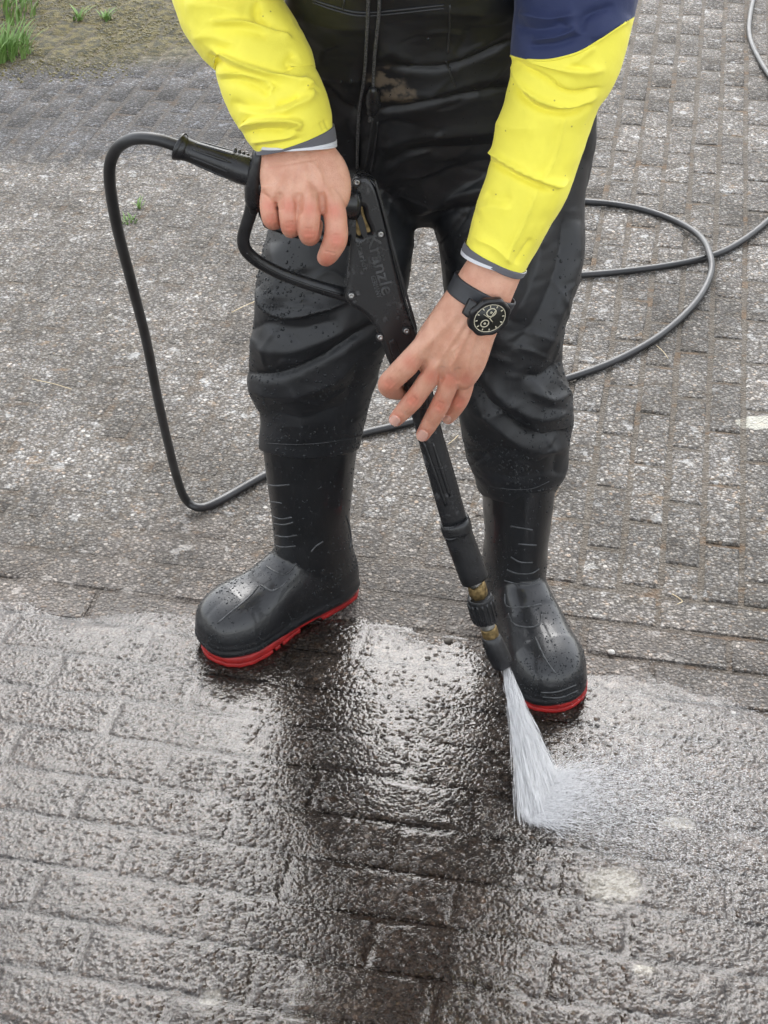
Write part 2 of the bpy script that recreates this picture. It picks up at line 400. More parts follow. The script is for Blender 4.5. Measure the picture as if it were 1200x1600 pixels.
def scuffed():
    b = NB('scuffed_black_plastic'); p = b.pos(); n = b.noise(p, 38, 5, .65); n2 = b.noise(p, 150, 4)
    sc_ = b.math('MULTIPLY', b.sstep(n, .54, .72), b.sstep(n2, .44, .62))
    c = b.mix(b.math('MULTIPLY', sc_, .45), (.0125, .013, .0145), (.26, .26, .27))
    b.put(c, b.p.inputs['Base Color']); b.l(b.math('MULTIPLY_ADD', sc_, .3, .27), b.p.inputs['Roughness'])
    b.l(b.bump(b.noise(p, 600, 2), .12, .0006), b.p.inputs['Normal']); return b.m
M['scuffed'] = scuffed()
M['hose'] = simple('black_hose_rubber', (.02, .0205, .022), .4, nscale=25, namp=.4, bump=.1, bscale=200)
M['steel'] = simple('dull_steel', (.4, .4, .39), .42, metal=1., nscale=200, namp=.3)
M['brass'] = simple('dirty_brass', (.25, .18, .085), .55, metal=1., nscale=160, namp=.5, bump=.2)
M['cord'] = simple('braided_black_cord', (.07, .07, .072), .7, nscale=500, namp=.8, bump=.5, bscale=900)
M['watchblack'] = simple('watch_case_black', (.012, .012, .013), .32, nscale=80)
M['strap'] = simple('watch_strap_rubber', (.03, .032, .037), .5, nscale=70, bump=.1)
M['ivory'] = simple('watch_lume_ivory', (.6, .56, .42), .5)
M['dial'] = simple('watch_dial_black', (.012, .013, .012), .35)
def water_film():
    b = NB('clear_water_film'); p = b.pos()
    fr = b.n('ShaderNodeFresnel'); fr.inputs['IOR'].default_value = 1.37
    gl = b.n('ShaderNodeBsdfGlossy'); gl.inputs['Roughness'].default_value = .07; gl.inputs['Color'].default_value = (1, 1, 1, 1)
    tr = b.n('ShaderNodeBsdfTransparent'); tr.inputs['Color'].default_value = (.95, .93, .91, 1)
    bm_ = b.bump(b.noise(p, 330, 2, .6), .22, .0016); b.l(bm_, fr.inputs['Normal']); b.l(bm_, gl.inputs['Normal'])
    mx = b.n('ShaderNodeMixShader'); b.l(fr.outputs[0], mx.inputs[0]); b.l(tr.outputs[0], mx.inputs[1]); b.l(gl.outputs[0], mx.inputs[2])
    b.l(mx.outputs[0], b.out.inputs[0]); b.t.nodes.remove(b.p); return b.m
M['film'] = water_film()
def foam(name, alpha):
    b = NB(name)
    tr = b.n('ShaderNodeBsdfTransparent'); d = b.n('ShaderNodeBsdfDiffuse'); d.inputs[0].default_value = (.99, .99, .995, 1)
    tl = b.n('ShaderNodeBsdfTranslucent'); tl.inputs[0].default_value = (.99, .99, .995, 1)
    m0 = b.n('ShaderNodeMixShader'); m0.inputs[0].default_value = .5; b.l(d.outputs[0], m0.inputs[1]); b.l(tl.outputs[0], m0.inputs[2])
    m1 = b.n('ShaderNodeMixShader'); m1.inputs[0].default_value = alpha; b.l(tr.outputs[0], m1.inputs[1]); b.l(m0.outputs[0], m1.inputs[2])
    b.l(m1.outputs[0], b.out.inputs[0]); b.t.nodes.remove(b.p); return b.m
M['jet'] = foam('aerated_water_jet', .5); M['splash'] = foam('fine_water_spray', .45)
def bead():
    b = NB('water_bead'); b.p.inputs['Base Color'].default_value = (.02, .022, .024, 1); b.p.inputs['Roughness'].default_value = .05
    b.p.inputs['IOR'].default_value = 1.33; return b.m
M['bead'] = bead()
def leafm(name, a, c_):
    b = NB(name); p = b.pos(); b.put(b.mix(b.noise(p, 60, 3), a, c_), b.p.inputs['Base Color']); b.p.inputs['Roughness'].default_value = .55; return b.m
M['grass'] = leafm('grass_blade', (.09, .19, .04), (.22, .33, .10)); M['moss'] = leafm('ochre_moss', (.035, .036, .010), (.14, .11, .024))
M['straw'] = leafm('dry_straw', (.38, .29, .16), (.5, .42, .27)); M['pebble'] = simple('grey_pebble', (.4, .385, .36), .8, nscale=120, namp=.3, bump=.5)
M['clod'] = simple('dark_clod', (.05, .04, .03), .7, nscale=120, namp=.3, bump=.5)
M['hair'] = simple('dark_hair', (.03, .02, .014), .55, nscale=200, bump=.6); M['eye'] = simple('eye_white', (.8, .78, .76), .2)

# ================================================================== SETTING: brick paving
AZ = math.radians(11); E1 = np.array([math.sin(AZ), math.cos(AZ)]); E2 = np.array([math.cos(AZ), -math.sin(AZ)])
B0 = G(1030, 931)[:2]                                             # a point on the line where the bond changes
CW, CL, RW, RL = .0605, .158, .0725, .205; JC, JR = .009, .008
def to_ab(x, y): return (x-B0[0])*E2[0]+(y-B0[1])*E2[1], (x-B0[0])*E1[0]+(y-B0[1])*E1[1]
def from_ab(a, b_): return B0[0]+a*E2[0]+b_*E1[0], B0[1]+a*E2[1]+b_*E1[1]
colshift = {}
bricks = []                                                       # (a, b, la, lb)
for i in range(-34, 30):
    sh = (0 if i % 2 else .5)+.13*math.sin(i*5.3)
    for j in range(0, 22):
        lo = max(0, (j-1+sh)*CL); hi = (j+sh)*CL
        if hi-lo > .02: bricks.append(((i+.5)*CW, (lo+hi)/2, CW-JC, hi-lo-JC))
for r in range(0, 16):
    sh = (0 if r % 2 else .5)+.12*math.sin(r*3.1)
    for k in range(-9, 9): bricks.append(((k+sh)*RL, -(r+.5)*RW, RL-JR, RW-JR))
def fill_depth(x, y):
    """how far the sand in the joints lies below the brick tops: deep on the right, nearly flush at the left"""
    n = vnoise(np.stack([x, y, 0*x], -1), 6, 3); t = np.clip((x+.25*n-.02)/.42, 0, 1); t = t*t*(3-2*t)
    t = t*np.clip(1.25-y/2.6, .35, 1); d = .0009+.0022*t+.0008*n*t; return np.where(to_ab(x, y)[1] < 0, np.where(y > -.02-.2*x, .0006+.0022*t, .0045), d)

gx = np.r_[-30, -8, -3, np.arange(-1.5, 1.5, .03), 3, 8, 30.]; gy = np.r_[-30, -6, -2, np.arange(-.9, 3.4, .03), 5, 9, 30.]
XX, YY = np.meshgrid(gx, gy); ZZ = -fill_depth(XX, YY)
nX, nY = len(gx), len(gy)
pav = mesh_obj('pavement', np.stack([XX, YY, ZZ], -1), [(j*nX+i, j*nX+i+1, (j+1)*nX+i+1, (j+1)*nX+i) for j in range(nY-1) for i in range(nX-1)], M['joint'])
tag(pav, 'grey washed concrete brick paving, dry behind and soaked in front', None, None, 'structure')

def brick_mesh(la, lb, seed):
    r = random.Random(seed); ba = .0028; h = .03
    def ring(ins, z, jit):
        pts = []
        for sx, sy in ((-1, -1), (0, -1), (1, -1), (1, 0), (1, 1), (0, 1), (-1, 1), (-1, 0)):
            pts.append(((la/2-ins)*sx+r.uniform(-jit, jit), (lb/2-ins)*sy+r.uniform(-jit, jit), z+r.uniform(-.0003, .0003)))
        return pts
    V = ring(0, -h, 0)+ring(0, -.0025, .0012)+ring(ba, 0, .0008)+[(0, 0, .0004)]
    F = []
    for lvl in (0, 8):
        for j in range(8): k = (j+1) % 8; F.append((lvl+j, lvl+k, lvl+8+k, lvl+8+j))
    F += [(16+j, 16+(j+1) % 8, 24) for j in range(8)]
    return V, F
cache = {}
def brick_data(la, lb):
    k = (round(la, 3), round(lb, 3), random.randrange(5))
    if k not in cache:
        V, F = brick_mesh(la, lb, hash(k)); me = bpy.data.meshes.new('brick'); me.from_pydata(V, [], F); me.update(); me.materials.append(M['brick']); cache[k] = me
    return cache[k]
vis = []
for (a, b_, la, lb) in bricks:
    x, y = from_ab(a, b_); q = proj(np.array([x, y, 0.]))
    if y < -1.3: continue
    inside = -20 < q[0] < 1220 and -20 < q[1] < 1620
    hid = 380 < q[0] < 930 and q[1] < 640
    near = -420 < q[0] < 1620 and -160 < q[1] < 2100
    if inside and not hid: vis.append((-SC([x, y, 0])*math.sqrt(la*lb), 0, a, b_, la, lb))
    elif near: vis.append((1e3-SC([x, y, 0]), 1, a, b_, la, lb))
vis.sort(); rest = []
for n, (_, out_, a, b_, la, lb) in enumerate(vis):
    x, y = from_ab(a, b_); rz = -AZ+random.gauss(0, .008)
    kk = min(1, max(.12, (x+.1)/.4)); z = random.uniform(-.0010, .0006)*kk; rx, ry = random.gauss(0, .0035)*kk, random.gauss(0, .0035)*kk
    me = brick_data(la, lb)
    if n < 298 and not out_:
        o = bpy.data.objects.new('brick', me); o.location = (x, y, z); o.rotation_euler = (rx, ry, rz); link(o, pav)
    else:
        mt = np.array(Matrix.LocRotScale(Vector((x, y, z)), Matrix.Rotation(rz, 3, 'Z').to_quaternion(), None))
        Vb = np.array([tuple(v.co) for v in me.vertices]); rest.append((Vb@mt[:3, :3].T+mt[:3, 3], [tuple(f.vertices) for f in me.polygons]))
V, F = join(rest); o = mesh_obj('brick_field', V, F, M['brick'], pav, smooth=False); o['kind'] = 'stuff'

# ------------------------------------------------------------------ sheet of water running over the front bricks
WX = np.arange(-.62, .64, .00145); WY = np.arange(-.74, .075, .00145)
XX, YY = np.meshgrid(WX, WY)
yb = -.026-.21*XX-.19*XX*XX
p3 = np.stack([XX, YY, 0*XX], -1)
edge = yb-YY+vnoise(p3, 9, 5)*.02+vnoise(p3, 30, 6)*.011
ia, ib = to_ab(XX, YY); row = np.floor(-ib/RW); rsh = np.where(row.astype(int) % 2 == 1, 0, .5)+.12*np.sin(row*3.1)
fb = (-ib/RW) % 1; fa = ((ia/RL-rsh+.5) % 1)
dj = np.minimum(np.minimum(fb, 1-fb)*RW, np.minimum(fa, 1-fa)*RL)
djn = dj+vnoise(p3, 60, 9)*.003+vnoise(p3, 18, 10)*.002
jt = 1-np.clip((djn-.001)/.010, 0, 1); jt = jt*jt*(3-2*jt)*np.clip(.55-XX*1.6+vnoise(p3, 6, 14)*.7+np.clip(-.2-YY, 0, .4)*1.3, .0, .68)
pit = vnoise(p3, 14, 18)*.6+vnoise(p3, 5, 19)*.5
stone = (bumps2(XX, YY, 330, 1, .37, .05)*.00105+bumps2(XX+.3, YY, 150, 2, .31, .3, .35)*.0018)*(1+.35*vnoise(p3, 9, 81))
lev = .00012+.00075*pit+.0003*vnoise(p3, 30, 12)+.0005*np.exp(-((YY-yb+.055)/.045)**2)*np.clip(1-abs(XX)*.8, 0, 1)
pd = ((XX-.02)/.15)**2+((YY+.645)/.085)**2+vnoise(p3, 12, 61)*.5+vnoise(p3, 35, 62)*.3; lev = lev+.0010*np.clip(1.3-pd, 0, 1)      # deeper puddle at the front
near_r = np.clip((XX+.1)/.4, 0, 1)*np.clip((-.05-YY)/.3, 0, 1)
flowv = vnoise(np.stack([XX*.45+YY*.12, YY, 0*XX], -1), 85, 15)*.6+vnoise(np.stack([XX*.6+YY*.2, YY, 0*XX], -1), 170, 16)*.3
solid = stone*(1-jt*.97); kk_ = .0004; dd = np.clip(.5+.5*(solid-lev)/kk_, 0, 1)
Hh = lev*(1-dd)+solid*dd+kk_*dd*(1-dd)+flowv*(.00028+.0007*near_r+.0001*jt)*(1-.6*dd)-jt*.0008
Zw = .0012+Hh
fade_ = np.clip((.045-edge)/.055, 0, 1); Zw = Zw-.0030*fade_**1.5-.004*np.clip((.0-edge)/.012, 0, 1)
keep = (edge > -.012)
nX, nY = len(WX), len(WY)
kq = keep[:-1, :-1] & keep[1:, :-1] & keep[:-1, 1:] & keep[1:, 1:]
jj, ii = np.nonzero(kq); idx = jj*nX+ii
quads = np.stack([idx, idx+1, idx+nX+1, idx+nX], -1)
used = np.zeros(nX*nY, bool); used[quads.ravel()] = True; remap = np.cumsum(used)-1
Vw = np.stack([XX, YY, Zw], -1).reshape(-1, 3)[used]; quads = remap[quads]
me = bpy.data.meshes.new('water'); me.vertices.add(len(Vw)); me.vertices.foreach_set('co', Vw.ravel())
me.loops.add(quads.size); me.loops.foreach_set('vertex_index', quads.ravel().astype(np.int32))
me.polygons.add(len(quads)); me.polygons.foreach_set('loop_start', np.arange(0, quads.size, 4, dtype=np.int32))
me.update(calc_edges=True); me.polygons.foreach_set('use_smooth', [True]*len(me.polygons))
o = link(bpy.data.objects.new('water', me), None, M['film']); tag(o, 'thin sheet of rippling water over the front bricks', None, None, 'structure')

# ================================================================== PERSON
person_parts = []
DX = np.array([1., 0, 0])
# ---- waders (chest overalls): pelvis + two legs as one skin of coated fabric
fr = (DX, np.array([0, math.cos(.26), -math.sin(.26)]))
pelvis = loft([S(640, -420, -.24, 150, .11), S(645, -300, -.19, 165, .12), S(648, -150, -.10, 182, .13), S(650, -60, -.045, 194, .132), S(655, 0, -.01, 208, .132), S(668, 80, .03, 232, .132),
               S(680, 170, .065, 249, .128), S(676, 250, .085, 248, .115), S(668, 310, .092, 240, .098), S(665, 338, .094, 222, .075)], 72, 6, fr, 2.5)
fr1 = (DX, np.array([0, math.cos(.42), -math.sin(.42)]))
def leg(rows, hem, frame):
    st = [S((l+r)/2, y, Y, (r-l)/2, b) for (y, l, r, Y, b) in rows]
    last = st[-1]; inner = [last[0], last[1], last[2]+.0, last[3]-.006, last[4]-.006]
    st2 = loft(st, 56, 6, frame, 2.25, raw=True)
    # turned hem: rings going back up inside
    c = st2[-1].mean(0); ax = unit(st2[-8].mean(0)-c)
    r1_ = c+(st2[-1]-c)*.955+ax*.001; r2_ = c+(st2[-1]-c)*.93+ax*.02; r3_ = c+(st2[-1]-c)*.6+ax*.035
    V = np.concatenate([st2, r1_[None], r2_[None], r3_[None]]); return V.reshape(-1, 3), grid_faces(len(V), 56)
leg1 = leg([(215, 452, 645, .085, .10), (300, 432, 648, .062, .10), (360, 420, 648, .04, .098), (430, 402, 642, .015, .095), (485, 398, 628, .0, .092), (545, 392, 606, .0, .09),
            (585, 386, 592, .008, .088), (615, 392, 582, .015, .084), (645, 406, 575, .022, .081), (680, 405, 566, .03, .08), (699, 405, 562, .034, .08)], None, fr1)
fr2 = (DX, np.array([0, math.cos(.36), -math.sin(.36)]))
leg2 = leg([(215, 672, 925, .085, .105), (300, 662, 914, .06, .105), (380, 684, 910, .035, .10), (440, 693, 901, .012, .098), (510, 704, 881, -.008, .093), (560, 711, 879, -.012, .09),
            (615, 715, 891, -.012, .088), (655, 717, 895, -.006, .087), (690, 723, 888, .0, .085), (730, 735, 886, .006, .081), (766, 748, 864, .012, .073)], None, fr2)
V, F = remesh([pelvis, leg1, leg2], .0029, 9, .5)
strokes = [
 # right leg (picture left)
 ([(386, 538), (440, 548), (500, 532), (566, 500)], 15, .007), ([(384, 582), (430, 588), (480, 572), (540, 538), (592, 505)], 10, -.010, 1),
 ([(388, 604), (440, 614), (500, 600), (560, 562)], 17, .009), ([(402, 450), (418, 484), (448, 496), (498, 486), (545, 470)], 8, .008, 1),
 ([(412, 506), (470, 514), (530, 500)], 13, -.006), ([(425, 380), (432, 430), (428, 480)], 14, .004), ([(470, 420), (480, 470)], 18, -.004),
 ([(410, 640), (470, 652), (540, 636)], 14, -.005), ([(440, 560), (470, 566), (520, 548)], 7, .003),
 ([(560, 560), (545, 620), (540, 690)], 14, -.004), ([(470, 640), (474, 695)], 16, .003),
 # left leg (picture right)
 ([(735, 590), (768, 630), (810, 664), (850, 680), (893, 672)], 9, -.012, -1), ([(756, 588), (800, 630), (850, 650), (893, 636)], 12, .009),
 ([(742, 628), (790, 676), (840, 702), (887, 696)], 12, .008), ([(880, 560), (850, 588), (815, 590)], 9, -.008), ([(892, 610), (865, 622), (830, 610)], 8, .006),
 ([(886, 330), (872, 420), (838, 500), (800, 545)], 16, -.007), ([(905, 345), (895, 430), (868, 500), (850, 560)], 13, .007), ([(850, 350), (830, 440), (800, 500)], 16, .006),
 ([(705, 430), (716, 520), (730, 590)], 14, .005), ([(760, 430), (752, 520), (742, 590)], 18, -.005), ([(870, 705), (868, 745)], 12, -.006), ([(800, 700), (806, 760)], 18, .004),
 ([(755, 735), (800, 745), (850, 740)], 10, -.003),
 # seat, crotch and bib
 ([(648, 352), (700, 330), (770, 318), (850, 300)], 9, -.006), ([(650, 335), (720, 305), (820, 280)], 14, .006), ([(590, 175), (640, 168), (720, 152), (810, 138)], 9, -.007, 1),
 ([(610, 105), (680, 108), (740, 92), (805, 62)], 9, -.008, 1), ([(590, 90), (612, 76), (650, 92), (720, 84), (800, 48)], 12, .006), ([(600, 150), (680, 140), (800, 108)], 13, .006),
 ([(596, 232), (640, 214), (740, 204), (830, 190)], 11, .006), ([(600, 258), (640, 238), (700, 232), (800, 228)], 9, -.005), ([(500, 130), (530, 165), (560, 180)], 13, -.009), ([(478, 100), (520, 118), (565, 122)], 14, .006),
 ([(585, 170), (578, 220), (570, 270)], 5, .0035), ([(592, 178), (588, 225), (582, 275)], 4, -.003), ([(540, 190), (556, 240), (560, 300)], 12, -.005),
 ([(660, 290), (720, 262), (800, 250)], 12, -.004), ([(600, 300), (630, 330), (648, 350)], 12, -.006), ([(655, 20), (700, 16), (770, 22)], 10, .003), ([(470, 30), (540, 40), (600, 38)], 14, .004)]
rs = random.Random(12)
for (cx, cy, sx_, sy_, n_, ang) in ((470, 520, 70, 60, 16, -.25), (810, 640, 70, 55, 18, .3), (850, 470, 40, 80, 10, 1.9), (700, 130, 100, 90, 14, -.25), (620, 260, 50, 50, 8, -.6), (480, 640, 60, 40, 6, -.1), (720, 300, 60, 40, 8, -.3)):
    for _ in range(n_):
        x_, y_, a_ = rs.gauss(cx, sx_), rs.gauss(cy, sy_), ang+rs.gauss(0, .4); L_ = rs.uniform(18, 48); bx_, by_ = math.cos(a_)*L_, math.sin(a_)*L_; bw = rs.gauss(0, 6)
        strokes.append(([(x_-bx_, y_-by_), (x_+by_*bw/L_, y_-bx_*bw/L_), (x_+bx_, y_+by_)], rs.uniform(3, 6), rs.choice((-1, 1, 1))*rs.uniform(.0010, .0024), rs.choice((-1, 1))))
V = sculpt(V, F, [(a, b*1.1, c*1.15, *d) for a, b, c, *d in strokes], 1.2)
N_ = normals(V, F)
V = V + N_*((vnoise(V*np.array([1, 1, 1.6]), 22, 21)*.0014+vnoise(V*np.array([1, 1, 2.2]), 55, 22)*.0005))[:, None]
W_V, W_F = V, F; W_bvh = bvh_of(V, F)

# ---- hands ---------------------------------------------------------------
def finger(rows, taper=.86): return loft([S(x, y, Y, r) for (x, y, Y, r) in rows], 18, 5, None, 2.0, True)
# right hand over the pistol grip
RH = [
 loft([S(452, 175, -.150, 46, .021), S(458, 215, -.157, 52, .023), S(462, 238, -.165, 57, .0235), S(469, 262, -.176, 66, .0225), S(478, 290, -.189, 71, .021), S(476, 312, -.197, 66, .0185), S(473, 325, -.200, 58, .014)], 32, 6, None, 2.3),
 finger([(438, 262, -.170, 14), (424, 296, -.188, 15), (421, 319, -.199, 15.5), (423, 340, -.203, 14.5), (427, 346, -.190, 13.5), (433, 345, -.165, 12), (440, 336, -.150, 11)]),
 finger([(452, 262, -.176, 14), (450, 298, -.196, 16.5), (451, 321, -.209, 17), (453, 350, -.214, 15.5), (455, 358, -.198, 14.5), (458, 354, -.168, 13), (463, 343, -.152, 12)]),
 finger([(474, 262, -.180, 15), (482, 298, -.202, 18), (484, 324, -.215, 18.5), (482, 360, -.222, 17), (484, 369, -.204, 15.5), (488, 366, -.172, 14), (492, 352, -.154, 13)]),
 finger([(496, 262, -.178, 16), (511, 298, -.198, 18), (521, 326, -.208, 19), (525, 350, -.216, 18.2), (524, 374, -.220, 19.2), (515, 394, -.217, 17), (509.5, 402, -.208, 14.5)]),
 finger([(504, 240, -.165, 20), (524, 268, -.166, 19), (532, 292, -.155, 16), (536, 312, -.135, 14), (530, 326, -.120, 13)]),
]
R_V, R_F = remesh(RH, .0009, 6, .5)
# left hand laid over the lance
LH = [
 loft([S(800, 350, -.205, 38, .022), S(778, 408, -.220, 42.5, .024), S(760, 444, -.228, 46, .0245), S(746, 470, -.232, 49, .0225), S(726, 505, -.235, 53, .021), S(706, 545, -.235, 59, .0195), S(694, 570, -.230, 57, .016), S(687, 584, -.224, 50, .011)], 32, 6, None, 2.3),
 finger([(690, 500, -.232, 17), (664, 538, -.236, 18), (640, 566, -.232, 19), (618, 588, -.222, 18), (607, 600, -.208, 17), (610, 608, -.185, 15), (622, 612, -.165, 13.5)]),
 finger([(706, 520, -.238, 15), (686, 562, -.240, 16), (673, 586, -.236, 16.5), (657, 610, -.230, 15.5), (644, 627, -.224, 15.5), (628, 645, -.212, 13.5), (619, 655, -.205, 11.5)]),
 finger([(722, 525, -.238, 15), (710, 566, -.240, 16), (703, 592, -.238, 16), (695, 616, -.233, 14.8), (686, 636, -.227, 15), (670, 664, -.214, 13.2), (661, 679, -.206, 11.2)]),
 finger([(738, 528, -.234, 14), (731, 568, -.234, 15), (728, 592, -.230, 14.5), (724, 614, -.224, 13), (717, 630, -.218, 12.5), (706, 646, -.206, 11.2), (700, 653, -.200, 10)]),
 finger([(712, 478, -.224, 20), (684, 512, -.200, 19), (660, 545, -.172, 16), (650, 575, -.145, 14), (654, 600, -.132, 13)]),
]
L_V, L_F = remesh(LH, .0009, 6, .5)
# tendons, knuckle creases
tend = [([(452, 250), (430, 300), (422, 318)], 5, .0008), ([(462, 250), (452, 318)], 5, .0010), ([(474, 250), (486, 322)], 5.5, .0012), ([(490, 250), (520, 322)], 5.5, .0011),
        ([(480, 250), (498, 268), (504, 290)], 3, .0006), ([(436, 300), (438, 330)], 6, -.0014), ([(467, 300), (468, 335)], 6, -.0014), ([(503, 300), (504, 335)], 6, -.0014)]
for kx, ky in ((423, 340), (453, 352), (483, 362), (527, 372)):
    tend += [([(kx-7, ky+q), (kx+7, ky+q)], 1.6, -.0004) for q in (-4, 0, 4)]
tend += [([(507, 393), (526, 396)], 1.6, -.0004), ([(509, 388), (528, 391)], 1.6, -.0003), ([(404, 262), (440, 258), (500, 248)], 2.2, -.0004)]
R_V = sculpt(R_V, R_F, [(a, max(b, 2.0), c*1.7) for a, b, c in tend])
tend = [([(715, 490), (675, 530), (648, 560)], 6, .0010), ([(728, 500), (695, 550), (676, 582)], 5, .0012), ([(738, 505), (712, 560), (704, 588)], 5, .0012), ([(748, 508), (732, 560), (729, 588)], 5, .0010),
        ([(700, 575), (712, 560), (708, 548), (722, 535)], 2.5, .0007), ([(660, 560), (656, 585)], 5, -.0012), ([(690, 572), (688, 596)], 5, -.0012), ([(716, 574), (714, 600)], 5, -.0012)]
for kx, ky, ux, uy in ((609, 598, .7, .7), (645, 626, .75, .65), (687, 634, .9, .42), (718, 628, .9, .4)):
    for q in (-4.5, -1.5, 1.5, 4.5): tend.append(([(kx-ux*7-uy*q, ky-uy*7+ux*q), (kx+ux*7-uy*q, ky+uy*7+ux*q)], 1.5, -.00045))
for kx, ky in ((629, 645), (671, 663), (707, 645)): tend += [([(kx-6, ky-4+q), (kx+6, ky+3+q)], 1.5, -.0003) for q in (-2, 2)]
L_V = sculpt(L_V, L_F, [(a, max(b, 2.0), c*1.7) for a, b, c in tend])
# nails: flattened plates with a groove
def nail(V, F, c, ax, L, Wd):
    Q = proj(V); u = np.array(ax, float); u /= np.hypot(*u); v = np.array([-u[1], u[0]]); N = normals(V, F)
    d = Q-np.array(c); a = (d@u)/L; b_ = (d@v)/Wd; r = (abs(a)**3+abs(b_)**3)**(1/3.)
    face = ((CAM-V)*N).sum(1) > 0
    m = np.clip((1.05-r)/.12, 0, 1)*face; g = np.exp(-((r-1.08)/.12)**2)*face*(a < .75)
    return V+N*(m*.0004-g*.0009)[:, None], m
nailsL = np.zeros(len(L_V))
for c, ax, L_, W_ in (((616.5, 657.5), (-10, 11), 7.5, 8.5), ((659.5, 681), (-9, 15), 8.5, 8.5), ((698, 655), (-6, 9), 6, 6.5)):
    L_V, m = nail(L_V, L_F, c, ax, L_, W_); nailsL = np.maximum(nailsL, m)
# ---- rest of the body (under the clothes) and head, one skin with the hands
def ell(c, r, n=16):
    V, F = [], []
    for i in range(1, n):
        t = math.pi*i/n
        for j in range(2*n): q = math.pi*j/n; V.append((c[0]+r[0]*math.sin(t)*math.cos(q), c[1]+r[1]*math.sin(t)*math.sin(q), c[2]+r[2]*math.cos(t)))
    return np.array(V), grid_faces(n-1, 2*n)
SH = np.array([.03, -.30, 1.28])                                   # base of the neck, bent forward
body = [loft([[.06, .06, .72, .15, .09], [.05, .0, .88, .14, .09], [.04, -.12, 1.06, .16, .10], [.03, -.23, 1.21, .17, .09], [.03, -.28, 1.27, .09, .06]], 32, 6, (DX, np.array([0, .8, -.6]))),
        loft([[.03, -.28, 1.26, .055, .055], [.03, -.34, 1.33, .052, .055], [.03, -.38, 1.38, .05, .055]], 24, 6),
        ell((.03, -.42, 1.43), (.074, .088, .098)), ell((.03, -.475, 1.385), (.052, .055, .06)), ell((.03, -.535, 1.40), (.013, .018, .022), 8), ell((-.047, -.41, 1.42), (.011, .02, .03), 8), ell((.107, -.41, 1.42), (.011, .02, .03), 8)]
def limb(pts): return loft(pts, 24, 6)
elR = P(352, -60, -.03); elL = P(915, -90, -.10)
body += [limb([[-.13, -.22, 1.22, .06, .06], [-.19, -.14, 1.13, .05, .05], [*elR, .042, .042], S(395, 80, -.09, 50), S(440, 170, -.14, 42)]),
         limb([[.19, -.24, 1.22, .06, .06], [.22, -.2, 1.12, .05, .05], [*elL, .042, .042], S(870, 150, -.165, 52), S(815, 300, -.195, 44)]),
         limb([S(520, 240, .09, 85), S(505, 430, .02, 70), S(488, 620, .02, 52), S(486, 760, .05, 42), S(490, 860, .06, 38)]),
         limb([S(790, 240, .09, 85), S(800, 430, .02, 70), S(805, 620, .0, 52), S(803, 760, .02, 42), S(806, 900, .02, 38)])]
B_V, B_F = remesh(body, .007, 4, .5)
V, F = join([(B_V, B_F), (R_V, R_F), (L_V, L_F)])
person = mesh_obj('person', V, F, M['skin'])
tag(person, 'person in black waders, rubber boots and yellow jacket, bending forward over a spray gun', 'person')
kn = [(421, 322), (451, 322), (485, 326), (522, 328), (423, 344), (453, 356), (483, 368), (526, 376), (512, 408)]
knl = [(640, 566), (674, 588), (703, 592), (728, 592), (608, 600), (645, 626), (687, 635), (718, 629), (618, 655), (661, 680)]
Q = proj(V); red = np.zeros(len(V))
for kx, ky in kn+knl: red = np.maximum(red, .8*np.exp(-(np.hypot(Q[:, 0]-kx, Q[:, 1]-ky)/13)**2))
red += .25*np.clip((Q[:, 1]-300)/60, 0, 1)*(Q[:, 0] < 560)+.2*np.clip((Q[:, 1]-570)/40, 0, 1)*(Q[:, 0] > 560)
at = person.data.attributes.new('red', 'FLOAT', 'POINT'); at.data.foreach_set('value', np.clip(red, 0, 1))
nl = np.zeros(len(V)); nl[len(B_V)+len(R_V):] = nailsL
at = person.data.attributes.new('nail', 'FLOAT', 'POINT'); at.data.foreach_set('value', nl)
hv, hf = remesh([ell((.03, -.405, 1.455), (.08, .088, .09)), ell((.03, -.36, 1.42), (.066, .06, .07))], .006, 3)
mesh_obj('hair', hv, hf, M['hair'], person)
for sx in (-1, 1): v_, f_ = ell((.03+sx*.03, -.503, 1.425), (.012, .012, .012), 8); mesh_obj('eye', v_, f_, M['eye'], person)

# ---- waders object
waders = mesh_obj('waders', W_V, W_F, M['waders'], person)
for px in ([(489, 0), (520, 10), (562, 20), (620, 16), (694, 8)], [(489, 4), (520, 15), (562, 25), (620, 21), (694, 13)], [(538, 0), (536, 14)], [(703, 8), (702, 50), (699, 84)], [(697, 95), (704, 115), (712, 135)], [(582, 185), (577, 225), (570, 262)], [(590, 190), (585, 230), (579, 270)]):
    surf_tube('seam', W_bvh, px, .0011, M['seam'], waders)
for px in ([(405, 691), (440, 694), (480, 694), (520, 690), (560, 683)], [(750, 757), (790, 764), (830, 764), (858, 752)]):
    surf_tube('hem_stitching', W_bvh, px, .0008, M['seam'], waders)
for px in ([(576, -10), (573, 60), (569, 120), (561, 175), (559, 220), (558, 262)], [(593, -10), (592, 20), (588, 60), (584, 105), (583, 145)]):
    surf_tube('drawcord', W_bvh, px, .0019, M['cord'], waders, off=.0035)
ck = hitpath(W_bvh, [(583, 142), (583, 166), (580, 178), (577, 190)], .006, 4)
V, F = loft([[*ck[0], .0055, .0055], [*ck[1], .0075, .007], [*ck[3], .0085, .008], [*ck[4], .0078, .0075]], 20, 4, round_ends=True); cl = mesh_obj('cord_lock', V, F, M['plastic'], waders)
V, F = loft([[*ck[5], .006, .006], [*ck[7], .0058, .0058], [*ck[8], .005, .005]], 16, 3); mesh_obj('cord_lock_button', V, F, M['plastic'], cl)
V, F = tube([ck[8], ck[10], ck[12]], .002, 8, 4); mesh_obj('cord_end', V, F, M['cord'], waders)

